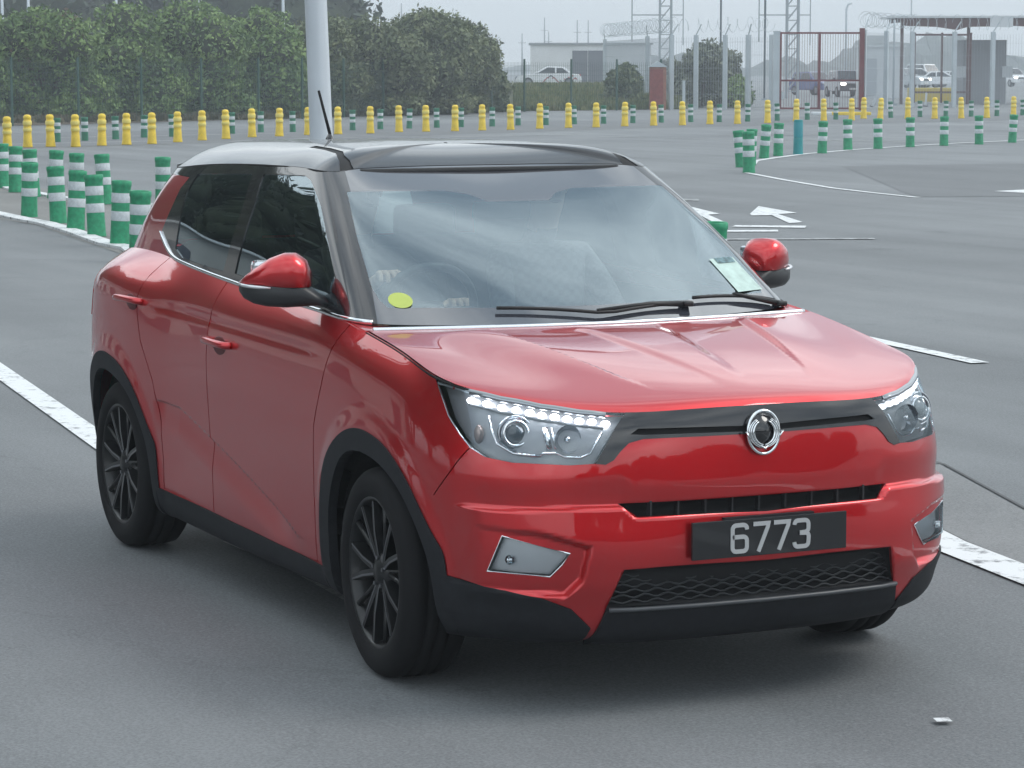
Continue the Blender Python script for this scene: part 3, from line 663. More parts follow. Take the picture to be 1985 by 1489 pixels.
# black gutter strip from windscreen corner back along the roof: follow net columns, row coordinate from a line in xy
ditch = roof.inv(XY, [(-1.07, .555), (-1.13, .535), (-1.25, .505), (-1.42, .480), (-1.6, .47)], mask=roof.T[..., 2] > 1.45)
ditch = fine([tuple(p) for p in ditch], .05); ditch[0] = np.array([ditch[0][0], -.01]); 
PR = [strip(ditch, .030)]
P, T, C = cut(roof, PR, (np.linspace(0, roof.S, 170), np.linspace(0, roof.V, 50)))
d_ = inpoly(C, np.array(PR[0]))
ro = panel('roof', roof, P, T[~d_], BLACKP, car, lip=.006, off=.002)
mat('gutter_rubber', (.01, .01, .011), .7)
for sd in (-1, 1): panel('roof_gutter', roof, P, T[d_], bpy.data.materials['gutter_rubber'], ro, sides=(sd,), off=-.002, lip=0)
# dark line under the roof's edge
bm = bmesh.new(); L_ = [Vector(map(float, roof.T[i, 0]+roof.N[i, 0]*.0005-np.array([0, 0, .003]))) for i in range(0, roof.ns, 10)]; full = [Vector((e.x, -e.y, e.z)) for e in L_[::-1]]+L_[1:]
tube(bm, full, .0036, 6); bmobj('roof_edge_seal', bm, GAPM, ro, smooth=True)
# spoiler
bm = bmesh.new(); 
for k in range(1): bx(bm, (-2.98, 0, 1.474), (.14, 1.0, .022), rot=(0, math.radians(-6), 0), bev=.010, seg=3)
bmobj('roof_spoiler', bm, BLACKP, car, angle=40)
# antenna
bm = bmesh.new(); lathe(bm, [(.0, .034), (.012, .030), (.022, .015), (.034, .002), (.036, -.01)], 16, c=(-2.62, 0, 1.572)); bmesh.ops.scale(bm, vec=(1, .6, 1), verts=bm.verts)
an = bmobj('antenna_base', bm, BLACKP, car, smooth=True)
bm = bmesh.new(); tube(bm, [(-2.615, 0, 1.60), (-2.675, -.0, 1.685), (-2.735, -.0, 1.772)], [.007, .006, .0055], 8); bmobj('antenna_whip', bm, RUBBER, an, smooth=True)
# ---- underbody, wheel housings, interior tub
bm = bmesh.new()
prism(bm, [(.66, .24), (.70, .34), (.52, .84), (-.15, .99), (-.35, .99), (-.4, .24)], 'Y', -.48, .48)
bx(bm, (-1.3, 0, .28), (1.7, 1.56, .14)); bx(bm, (-2.6, 0, .45), (1.2, .90, .36)); bx(bm, (-3.1, 0, .5), (.3, 1.3, .5))
bx(bm, (.52, 0, .30), (.14, 1.2, .12)); 
bmobj('underbody', bm, DARK, car)
for xc in (-.03, -2.63):
    for sd in (-1, 1):
        bm = bmesh.new(); lathe(bm, [(.44, -.02), (.44, -.36), (.30, -.36), (.0, -.36)], 40, 'Y', (xc, sd*.84, .32) if sd > 0 else (xc, -.84, .32))
        if sd < 0:
            for v in bm.verts: v.co.y = -1.68-v.co.y
        bmesh.ops.delete(bm, geom=[f for f in bm.faces if f.calc_center_median().z < .30], context='FACES')
        bmobj('wheel_housing', bm, DARK, car)
# ---- wheels
def make_wheel(x, sd, steer=0):
    w = empty('wheel', (x-.03, sd*.790, .325)); w.parent = car; w.rotation_euler = (0, 0, steer if sd > 0 else steer+math.pi)
    # wheel axis local +y = outwards
    bm = bmesh.new()
    prof = [(.228, .088), (.238, .101), (.262, .109), (.290, .107), (.308, .098), (.319, .086), (.3245, .070), (.3255, .045), (.318, .043), (.318, .036), (.3258, .034), (.3262, .004), (.318, .003), (.318, -.004), (.3262, -.006), (.3258, -.036), (.318, -.038), (.318, -.044), (.3250, -.046), (.320, -.088), (.300, -.105), (.262, -.108), (.228, -.09)]
    lathe(bm, prof, 64, 'Y'); bmobj('tyre', bm, RUBBER, w, smooth=True)
    bm = bmesh.new(); lathe(bm, [(.236, .097), (.230, .099), (.224, .090), (.214, .070), (.205, .02), (.204, -.09), (.228, -.095)], 48, 'Y')
    rim = bmobj('rim', bm, RIMB, w, smooth=True)
    bm = bmesh.new(); lathe(bm, [(.0, -.02), (.15, -.02), (.155, -.035), (.0, -.036)], 32, 'Y'); bmobj('brake_disc', bm, mat('brake_disc_steel', (.12, .12, .12), .35, .9), rim)
    bm = bmesh.new(); lathe(bm, [(.0, .092), (.028, .090), (.034, .082), (.060, .076), (.066, .0)], 24, 'Y'); hub = bmobj('hub_cap', bm, RIMB, rim, smooth=True)
    for k in range(5):
        a = 2*math.pi*(k+.5)/5; bm = bmesh.new(); tube(bm, [(.05*math.cos(a), .062, .05*math.sin(a)), (.13*math.cos(a), .072, .13*math.sin(a)), (.219*math.cos(a), .084, .219*math.sin(a))], [.012, .008, .009], 6); bmobj('spoke', bm, RIMB, rim, smooth=True)
        a = 2*math.pi*(k+.25)/5; bm = bmesh.new(); cyl(bm, (.046*math.cos(a), .07, .046*math.sin(a)), (.046*math.cos(a), .088, .046*math.sin(a)), .008, .007, 6); bmobj('wheel_nut', bm, MACH, rim)
        bm = bmesh.new(); bmf = bmesh.new()
        for j in (-1, 1):
            a0 = 2*math.pi*k/5+j*.12; a1 = 2*math.pi*k/5+j*.235; pr = []
            def pt(r, a, y): return (r*math.cos(a), y, r*math.sin(a))
            r0, r1 = .045, .221; w0, w1 = .017, .013
            A = []; B = []
            for r, a, ww, y, yb in ((r0, a0, w0, .080, .04), (.13, (a0+a1)/2+j*.01, .014, .090, .05), (r1, a1, w1, .094, .060)):
                da = ww/r
                A.append([bm.verts.new(pt(r, a-da, yb)), bm.verts.new(pt(r, a-da*.7, y)), bm.verts.new(pt(r, a+da*.7, y)), bm.verts.new(pt(r, a+da, yb))])
                B.append([bmf.verts.new(pt(r, a+da*(.62 if j > 0 else -.62), y+.0012)), bmf.verts.new(pt(r, a+da*(.15 if j > 0 else -.15), y+.0012))])
            for i in range(2):
                for q in range(4): bm.faces.new((A[i][q], A[i][(q+1) % 4], A[i+1][(q+1) % 4], A[i+1][q]))
                f = bmf.faces.new((B[i][0], B[i][1], B[i+1][1], B[i+1][0]))
        bmobj('spoke', bm, RIMB, rim, angle=30); bmobj('spoke_face', bmf, MACH, rim)
    return w
make_wheel(0, -1, math.radians(-3)); make_wheel(0, 1, math.radians(-3)); make_wheel(-2.6, -1); make_wheel(-2.6, 1)
# ---- lower grille mesh (horizontal wavy bars)
bm = bmesh.new()
for k, z in enumerate(np.linspace(.335, .428, 7)):
    pts = []
    for y in np.linspace(-.47, .47, 64):
        hw = np.interp(z, [.322, .437], [.486, .450])
        yy = y/.47*hw; xx = float(np.interp(abs(yy), [0, .22, .42, .5], [.790, .786, .766, .745]))
        pts.append((xx-.010, yy, z+.005*math.sin(yy*2*math.pi/.07+(k % 2)*math.pi)))
    tube(bm, pts, .0032, 4)
bmobj('grille_mesh', bm, mat('grille_plastic', (.03, .032, .036), .4), car, smooth=True)
mat('slot_rib_plastic', (.02, .02, .022), .5)
for y in np.linspace(-.36, .36, 9): bm = bmesh.new(); bx(bm, (.770, y, .604), (.02, .006, .05)); bmobj('slot_rib', bm, bpy.data.materials['slot_rib_plastic'], car)
bm = bmesh.new(); tube(bm, [(float(np.interp(abs(y), [0, .22, .42, .5], [.819, .813, .792, .765])), y, .318) for y in np.linspace(-.488, .488, 30)], .007, 6); bmobj('chin_edge', bm, mat('chin_edge_plastic', (.06, .064, .07), .35), car, smooth=True)
# ---- number plate
plate = empty('number_plate', (.842, 0, .512)); plate.parent = car
bm = bmesh.new(); bx(bm, (0, 0, 0), (.010, .52, .111), bev=.002); bmobj('plate_board', bm, mat('plate_black', (.012, .013, .015), .25, 0, .3), plate)
def stroke(bm, pts, w, x, closed=False):
    n = len(pts); A, B = [], []
    for i in range(n):
        p = Vector(pts[i]); a = Vector(pts[i-1]) if (i > 0 or closed) else None; b = Vector(pts[(i+1) % n]) if (i < n-1 or closed) else None
        d1 = (p-a).normalized() if a is not None else (b-p).normalized(); d2 = (b-p).normalized() if b is not None else d1
        n1 = Vector((-d1.y, d1.x)); n2 = Vector((-d2.y, d2.x)); m_ = (n1+n2).normalized(); k = w/2/max(.5, m_.dot(n1))
        A.append(p+m_*k); B.append(p-m_*k)
    VA = [bm.verts.new((x, p.x, p.y)) for p in A]; VB = [bm.verts.new((x, p.x, p.y)) for p in B]; VC = [bm.verts.new((x-.0025, p.x, p.y)) for p in A]; VD = [bm.verts.new((x-.0025, p.x, p.y)) for p in B]
    for i in range(n if closed else n-1):
        j = (i+1) % n; bm.faces.new((VA[i], VB[i], VB[j], VA[j])); bm.faces.new((VA[i], VA[j], VC[j], VC[i])); bm.faces.new((VB[j], VB[i], VD[i], VD[j]))
def rnd(cx, cy, rx, ry, a0, a1, n=8): return [(cx+rx*math.cos(math.radians(a0+(a1-a0)*k/n)), cy+ry*math.sin(math.radians(a0+(a1-a0)*k/n))) for k in range(n+1)]
hh, ww = .0385, .024
DIG = {
 '6': [[(ww, hh-.014)]+rnd(ww-.012, hh-.012, .012, .012, 20, 90, 4)+rnd(-ww+.012, hh-.012, .012, .012, 90, 180, 4)+rnd(-ww+.012, -hh+.012, .012, .012, 180, 270, 4)+rnd(ww-.012, -hh+.012, .012, .012, 270, 360, 4)+rnd(ww-.012, -.008, .012, .012, 0, 90, 4)+[(-ww, .004)]],
 '7': [[(-ww-.003, hh), (ww, hh), (ww-.002, hh-.010), (-.009, -hh-.005)]],
 '3': [[(-ww, hh-.012)]+rnd(-ww+.012, hh-.012, .012, .012, 160, 90, 3)+rnd(ww-.012, hh-.012, .012, .012, 90, 0, 4)+rnd(ww-.012, .014, .012, .011, 0, -80, 4)+[(-.006, .002)],
       [(-.006, .002)]+rnd(ww-.010, -.010, .011, .011, 90, 0, 4)+rnd(ww-.012, -hh+.012, .012, .012, 0, -90, 4)+rnd(-ww+.012, -hh+.012, .012, .012, -90, -160, 3)+[(-ww, -hh+.014)]]}
bm = bmesh.new()
for ch, y0 in zip('6773', (-.105, -.033, .036, .103)):
    for q_, s_ in enumerate(DIG[ch]): stroke(bm, [(p[0]+y0, p[1]) for p in s_], .0125, .0085+.0006*q_)
bmobj('plate_number', bm, mat('plate_digits_grey', (.42, .43, .44), .4, .2), plate)
bm = bmesh.new(); bx(bm, (-.008, 0, .058), (.02, .30, .006)); bmobj('plate_bracket', bm, CLAD, plate)
# ---- emblem: ring with two wings
em = empty('emblem', (.800, 0, .813)); em.parent = car; em.rotation_euler = (0, math.radians(-4), 0)
bm = bmesh.new(); tube(bm, [(0, .052*math.cos(a), .061*math.sin(a)-(.004 if math.sin(a) < 0 else 0)) for a in np.linspace(0, 2*math.pi, 41)[:-1]], .0052, 8, True); bmobj('emblem_ring', bm, CHROME, em, smooth=True)
bm = bmesh.new(); lathe(bm, [(.050, -.008), (.048, 0.), (.0, .003)], 32, 'X'); bmobj('emblem_disc', bm, GLOSSB, em, smooth=True)
bm = bmesh.new()
for sd in (-1, 1):
    for off, r_ in ((0, .0048), (.009, .0036), (.016, .0026)):
        pts = []; rad = []
        for k in range(15):
            a = math.radians(62-150*k/14); pts.append((.005, sd*((.036+off*.9)*math.cos(a)), (.036+off*.55)*math.sin(a)-.002)); rad.append(r_*(.25+.75*math.sin(math.pi*min(1, (k+1)/15))))
        tube(bm, pts, rad, 6)
    tube(bm, [(.006, sd*.052, -.006), (.008, sd*.062, .002), (.006, sd*.048, -.020)], [.003, .004, .002], 6)
tube(bm, [(.006, -.012, -.040), (.008, 0, -.050), (.006, .012, -.040)], [.002, .0045, .002], 6)
bmobj('emblem_wings', bm, CHROME, em, smooth=True)
# ---- door handles
for nm, (x0, x1, z_) in (('front', (-1.58, -1.35, .905)), ('rear', (-2.53, -2.31, .985))):
    for sd in (-1, 1):
        q = body.inv(XZ, [(x0, z_), ((x0+x1)/2, z_), (x1, z_)], mask=sideM); X = body.at(q); n = body.at(q, 'N')
        bm = bmesh.new(); pts = [X[0]+n[0]*.0, X[0]+n[0]*.026+[.02, 0, .002], X[1]+n[1]*.034+[0, 0, .003], X[2]+n[2]*.026-[.02, 0, 0], X[2]]
        pts = spl(np.arange(5), np.array(pts), np.linspace(0, 4, 17)); tube(bm, [Vector(map(float, p*[1, sd, 1])) for p in pts], [.0135]*17, 10); bmesh.ops.scale(bm, vec=(1, 1, 1.0), verts=bm.verts)
        bmobj('door_handle', bm, RED, doors[nm, sd], smooth=True)
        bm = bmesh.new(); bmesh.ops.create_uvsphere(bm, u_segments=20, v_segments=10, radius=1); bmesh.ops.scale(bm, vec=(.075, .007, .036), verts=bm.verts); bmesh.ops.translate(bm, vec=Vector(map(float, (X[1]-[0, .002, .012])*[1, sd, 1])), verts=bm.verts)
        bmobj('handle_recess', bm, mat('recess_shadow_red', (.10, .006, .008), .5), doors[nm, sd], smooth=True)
# ---- mirrors
def make_mirror(sd):
    m = empty('door_mirror', (-.745, sd*.932, 1.190)); m.parent = car; m.rotation_euler = (0, 0, sd*math.radians(30)); m.scale = (.92, .92, .92)
    # housing: lofted sections across (local y outwards)
    def shell(secs, n=24):
        bm = bmesh.new(); rings = []
        for (y, cx, cz, rx, rz, k) in secs:
            ring = []
            for i in range(n):
                a = 2*math.pi*i/n; c, s_ = math.cos(a), math.sin(a)
                ring.append(bm.verts.new((cx+rx*math.copysign(abs(c)**k, c), sd*y, cz+rz*math.copysign(abs(s_)**k, s_))))
            rings.append(ring)
        for A, B in zip(rings[:-1], rings[1:]):
            for i in range(n): bm.faces.new((A[i], A[(i+1) % n], B[(i+1) % n], B[i]))
        bm.faces.new(rings[0]); bm.faces.new(rings[-1][::-1]); return bm
    upper = [(-.122, .0, -.010, .040, .030, .8), (-.108, .0, .004, .062, .055, .75), (-.07, .002, .016, .078, .070, .72), (-.03, .002, .018, .078, .068, .72), (.02, -.004, .010, .074, .058, .74), (.07, -.016, -.006, .062, .042, .78), (.112, -.030, -.020, .044, .025, .8), (.138, -.042, -.027, .020, .010, .9)]
    bm = shell(upper); bmesh.ops.bisect_plane(bm, geom=bm.verts[:]+bm.edges[:]+bm.faces[:], plane_co=(0, 0, -.034), plane_no=(0, 0, 1), clear_inner=True)
    bmobj('mirror_cap', bm, RED, m, smooth=True)
    lower = [(-.200, -.015, -.105, .030, .012, .9), (-.150, -.005, -.080, .045, .022, .8), (-.10, .0, -.062, .060, .042, .65), (-.04, .0, -.062, .070, .046, .62), (.03, -.006, -.060, .070, .045, .6), (.08, -.016, -.056, .062, .040, .62), (.118, -.030, -.050, .046, .030, .7), (.138, -.040, -.044, .024, .014, .9)]
    bmobj('mirror_base', shell(lower), mat('mirror_black_plastic', (.016, .017, .019), .4) if sd < 0 else bpy.data.materials['mirror_black_plastic'], m, smooth=True)
    bm = bmesh.new(); tube(bm, [(.063, sd*.010, -.036), (.060, sd*.05, -.034), (.045, sd*.09, -.032), (.022, sd*.118, -.030), (-.02, sd*.138, -.026)], [.004, .0065, .0065, .0065, .004], 8); bmobj('indicator', bm, mat('indicator_clear', (.65, .66, .68), .15, .6), m, smooth=True)
    bm = bmesh.new(); bx(bm, (-.062, sd*.0, .0), (.012, .20, .11), bev=.02); bmobj('mirror_glass', bm, CHROME, m)
    return m
make_mirror(-1); make_mirror(1)
# ---- wipers
def on_screen(y, up):   # point just above the glass
    q = house.inv(XY, [(-.20-.14*abs(y)/.75-up*.9, abs(y))]); X = house.at(q)[0]; n = house.at(q, 'N')[0]; s_ = 1 if y >= 0 else -1
    return Vector(map(float, (X+n*.016)*[1, s_, 1]))
for nm, (ya, ua, yb, ub) in (('a', (.30, .004, -.36, .010)), ('b', (.70, .010, .36, .022))):
    bm = bmesh.new(); pts = [on_screen(ya+(yb-ya)*k/10, ua+(ub-ua)*k/10+.005*math.sin(math.pi*k/10)) for k in range(11)]
    tube(bm, pts, .0060, 6); piv = on_screen(ya+.02, -.005); tube(bm, [piv, on_screen(ya-.12, .012)+Vector((0, 0, .004)), pts[5]+Vector((0, 0, .007))], [.011, .008, .005], 6)
    bx(bm, piv, (.036, .036, .018), bev=.006); bmobj('wiper', bm, mat('wiper_black', (.01, .01, .011), .5), car, smooth=True)
# ---- stickers on the glass
q = house.inv(lambda X: X[..., [1, 2]], [(.655, 1.135)], mask=house.T[..., 0] > -1.2); X = house.at(q)[0]; n = house.at(q, 'N')[0]
def sticker(name, y, z, w, h, m, sdm, rnd_=False, off=.004, parent=None):
    q0 = house.inv(lambda X: X[..., [1, 2]], [(y, z)], mask=(house.T[..., 0] > -1.12))[0]; V_ = []
    n_ = 24 if rnd_ else 4; C0 = house.at([q0])[0]
    for k in range(n_):
        a = 2*math.pi*k/n_+(0 if rnd_ else math.pi/4); da, db = (w/2*math.cos(a), h/2*math.sin(a)) if rnd_ else (w/2*math.copysign(1, math.cos(a)), h/2*math.copysign(1, math.sin(a)))
        qq = np.array([[q0[0]+da, q0[1]+db]]); p = house.at(qq)[0]+house.at(qq, 'N')[0]*off; V_.append(p*[1, sdm, 1])
    return mesh(name, V_, [tuple(range(n_))], m, parent or car)
sticker('round_sticker', .640, 1.128, .066, .054, mat('yellow_green_sticker', (.42, .50, .11), .5, noise=(9, .15)), -1, True, off=.001)
sticker('paper_permit', .625, 1.165, .105, .125, mat('pale_permit_paper', (.42, .54, .50), .6, noise=(30, .15)), 1)
sticker('paper_permit_print', .618, 1.208, .075, .020, mat('permit_print', (.12, .20, .22), .6, noise=(60, .6)), 1, off=.006)
# ---- interior
bm = bmesh.new(); prism(bm, [(-.28, .95), (-.34, 1.02), (-.62, 1.03), (-.80, .98), (-.84, .86), (-.78, .55), (-.4, .5)], 'Y', -.70, .70); bx(bm, (-.72, -.36, 1.03), (.20, .34, .07), bev=.03)
dash = bmobj('dashboard', bm, INTR, car, angle=40)
bm = bmesh.new(); bx(bm, (-1.7, 0, .40), (2.6, 1.5, .06)); bx(bm, (-1.75, 0, 1.512), (1.35, 1.0, .02), bev=.008); bx(bm, (-2.86, 0, .75), (.06, 1.3, .8))
bx(bm, (-1.2, 0, .55), (.9, .22, .22), bev=.03); bx(bm, (-1.7, .80, .75), (2.2, .04, .6)); bx(bm, (-1.7, -.80, .75), (2.2, .04, .6)); bmobj('cabin_lining', bm, INTR, car)
for y in (-.36, .36):
    bm = bmesh.new(); bx(bm, (-1.33, y, .62), (.52, .50, .20), bev=.07, seg=4); bx(bm, (-1.62, y, .90), (.16, .50, .62), rot=(0, math.radians(-16), 0), bev=.06, seg=4); bx(bm, (-1.715, y, 1.28), (.10, .26, .17), rot=(0, math.radians(-12), 0), bev=.045, seg=4)
    bmobj('seat', bm, SEATM, car, angle=50)
bm = bmesh.new(); bx(bm, (-2.25, 0, .60), (.50, 1.3, .20), bev=.07, seg=4); bx(bm, (-2.52, 0, .90), (.16, 1.3, .60), rot=(0, math.radians(-18), 0), bev=.06, seg=4)
for y in (-.42, .42): bx(bm, (-2.64, y, 1.24), (.09, .26, .15), bev=.04, seg=3)
bmobj('rear_bench', bm, SEATM, car, angle=50)
bm = bmesh.new(); SWM = Matrix.Translation((-.86, -.36, 1.035)) @ Euler((0, math.radians(-66), 0)).to_matrix().to_4x4()
tube(bm, [(.185*math.cos(a), .185*math.sin(a), 0) for a in np.linspace(0, 2*math.pi, 41)[:-1]], .015, 10, True); bx(bm, (0, 0, -.01), (.10, .13, .05), bev=.02)
for a in (90, -90, 180): bx(bm, (.10*math.cos(math.radians(a)), .10*math.sin(math.radians(a)), -.005), (.14 if a == 180 else .04, .04 if a == 180 else .14, .02), bev=.006)
bmesh.ops.transform(bm, matrix=SWM, verts=bm.verts); bmobj('steering_wheel', bm, mat('wheel_leather', (.05, .05, .055), .4), car, smooth=True)
bm = bmesh.new(); bx(bm, (-1.0, 0, 1.375), (.03, .22, .06), rot=(0, math.radians(10), 0), bev=.012); bmobj('cabin_mirror', bm, INTR, car, angle=40)
# ---------------------------------------------------------------- people (one continuous body each, grown over a skeleton)
def grow(name, joints, bones, mats, pick, parent):
    """joints: {key:(x,y,z,radius)}; skin + subdivision applied, faces painted by pick(point)"""
    keys = list(joints); me = bpy.data.meshes.new(name); me.from_pydata([joints[k][:3] for k in keys], [(keys.index(a), keys.index(b)) for a, b in bones], [])
    o = bpy.data.objects.new(name, me); COL.objects.link(o); sk = o.modifiers.new('skin', 'SKIN'); sk.use_smooth_shade = True
    for i, k in enumerate(keys):
        r = joints[k][3]; me.skin_vertices[0].data[i].radius = (r if isinstance(r, tuple) else (r, r)); me.skin_vertices[0].data[i].use_root = (i == 0)
    sb = o.modifiers.new('sub', 'SUBSURF'); sb.levels = 2; sb.render_levels = 2
    dg = bpy.context.evaluated_depsgraph_get(); m2 = bpy.data.meshes.new_from_object(o.evaluated_get(dg)); bpy.data.objects.remove(o); m2.name = name
    m2.materials.clear()
    r = link(name, m2, mats, parent)
    for p in m2.polygons: p.material_index = pick(p.center); p.use_smooth = True
    return r
SKIN = mat('skin', (.72, .47, .36), .5, noise=(20, .08)); HAIRM = mat('dark_hair', (.035, .024, .018), .6, bump=(120, .5, .004)); HAIRG = mat('grey_hair', (.16, .15, .14), .6, bump=(120, .5, .004))
def person(y, label, top, hair, hands, lean=0., face_turn=0.):
    root = empty('person', (-1.42, y, .70), 0, label, 'person', 'people in the red car')
    J = dict(pelvis=(0, 0, .06, (.15, .12)), waist=(-.02, 0, .22, (.13, .10)), chest=(-.05, 0, .40, (.17, .12)), neckb=(-.05, 0, .53, (.075, .07)), neck=(-.035, 0, .59, .055), jaw=(-.005, 0, .655, (.062, .066)), head=(-.015, 0, .73, (.078, .090)), crown=(-.02, 0, .79, (.060, .066)))
    Bn = [('pelvis', 'waist'), ('waist', 'chest'), ('chest', 'neckb'), ('neckb', 'neck'), ('neck', 'jaw'), ('jaw', 'head'), ('head', 'crown')]
    for sd, nm in ((-1, 'r'), (1, 'l')):
        J['hip'+nm] = (.06, sd*.09, .03, .085); J['knee'+nm] = (.46, sd*.13, .09, .062); J['shin'+nm] = (.60, sd*.13, -.12, .045); J['foot'+nm] = (.70, sd*.13, -.28, .04)
        Bn += [('pelvis', 'hip'+nm), ('hip'+nm, 'knee'+nm), ('knee'+nm, 'shin'+nm), ('shin'+nm, 'foot'+nm)]
        hx, hy, hz = hands[nm]; ex, ey, ez = ((hx-.05)*.45-.03, sd*.27*.8+hy*.2, .26)
        J['sho'+nm] = (-.05, sd*.175, .47, .062); J['elb'+nm] = (ex+.05, ey, ez, .045); J['wri'+nm] = (hx-.085, hy, hz-.02, (.027, .024)); J['palm'+nm] = (hx-.03, hy, hz, (.038, .018))
        Bn += [('chest', 'sho'+nm), ('sho'+nm, 'elb'+nm), ('elb'+nm, 'wri'+nm), ('wri'+nm, 'palm'+nm)]
        for k, (dy, ln) in enumerate(((-.034, .85), (-.012, 1.), (.011, .95), (.032, .78))):
            a, b, c = 'fa%d%s' % (k, nm), 'fb%d%s' % (k, nm), 'fc%d%s' % (k, nm)
            J[a] = (hx+.012, hy+dy, hz+.012, .0105); J[b] = (hx+.012+.032*ln, hy+dy*1.1, hz+.012, .0095); J[c] = (hx+.012+.040*ln, hy+dy*1.1, hz-.020*ln, .008)
            Bn += [('palm'+nm, a), (a, b), (b, c)]
        J['ta'+nm] = (hx-.03, hy-sd*.040, hz+.0, .012); J['tb'+nm] = (hx+.005, hy-sd*.055, hz-.008, .010); Bn += [('palm'+nm, 'ta'+nm), ('ta'+nm, 'tb'+nm)]
    sl = [hands[n] for n in 'rl']
    def pick(c):
        if c.z > .575: return 1
        for h in sl:
            if (c-Vector(h)).length < .105: return 1
        return 2 if (c.z < .10 and c.x > -.2) else 0
    bd = grow('body', J, Bn, [top, SKIN, mat('dark_trousers', (.02, .022, .03), .8)], pick, root)
    # face
    bm = bmesh.new(); tube(bm, [(.073, 0, .755), (.088, 0, .735), (.098, 0, .715), (.080, 0, .708)], [.007, .010, .013, .008], 8); bmobj('nose', bm, SKIN, bd, smooth=True)
    for s in (-1, 1):
        bm = bmesh.new(); bmesh.ops.create_uvsphere(bm, u_segments=12, v_segments=8, radius=.012); bmesh.ops.translate(bm, vec=(.064, s*.030, .747), verts=bm.verts); bmobj('eye', bm, mat('eye_white_dark', (.12, .1, .09), .2), bd, smooth=True)
        bm = bmesh.new(); bmesh.ops.create_uvsphere(bm, u_segments=12, v_segments=8, radius=.03); bmesh.ops.scale(bm, vec=(.6, .3, 1), verts=bm.verts); bmesh.ops.translate(bm, vec=(-.015, s*.083, .735), verts=bm.verts); bmobj('ear', bm, SKIN, bd, smooth=True)
    bm = bmesh.new(); tube(bm, [(.072, -.024, .684), (.080, 0, .682), (.072, .024, .684)], [.003, .006, .003], 6); bmobj('mouth', bm, mat('lips', (.35, .12, .1), .5), bd, smooth=True)
    bm = bmesh.new(); bmesh.ops.create_uvsphere(bm, u_segments=24, v_segments=16, radius=1); bmesh.ops.scale(bm, vec=(.104, .090, .098), verts=bm.verts); bmesh.ops.translate(bm, vec=(-.030, 0, .765), verts=bm.verts)
    bmesh.ops.delete(bm, geom=[f for f in bm.faces if (f.calc_center_median().x > .032 and f.calc_center_median().z < .805) or f.calc_center_median().z < .69], context='FACES'); bmobj('hair', bm, hair, bd, smooth=True)
    return root
DRV = mat('driver_dark_top', (.07, .08, .10), .8, noise=(20, .3))
PLAID = bpy.data.materials.new('plaid_shirt'); PLAID.use_nodes = True; t = PLAID.node_tree; b = t.nodes['Principled BSDF']; b.inputs['Roughness'].default_value = .85
c_ = t.nodes.new('ShaderNodeTexChecker'); c_.inputs['Scale'].default_value = 45; c_.inputs[1].default_value = (.22, .22, .25, 1); c_.inputs[2].default_value = (.19, .18, .21, 1); k_ = t.nodes.new('ShaderNodeTexCoord'); t.links.new(k_.outputs['Object'], c_.inputs[0]); t.links.new(c_.outputs[0], b.inputs['Base Color'])
person(-.36, 'driver in a dark top with one hand on top of the steering wheel', DRV, HAIRM, dict(r=(.57, -.14, .470), l=(.50, .16, .36)))
person(.38, 'front passenger in a plaid shirt sitting behind the paper permit', PLAID, HAIRG, dict(r=(.30, -.08, .16), l=(.30, .10, .16)))
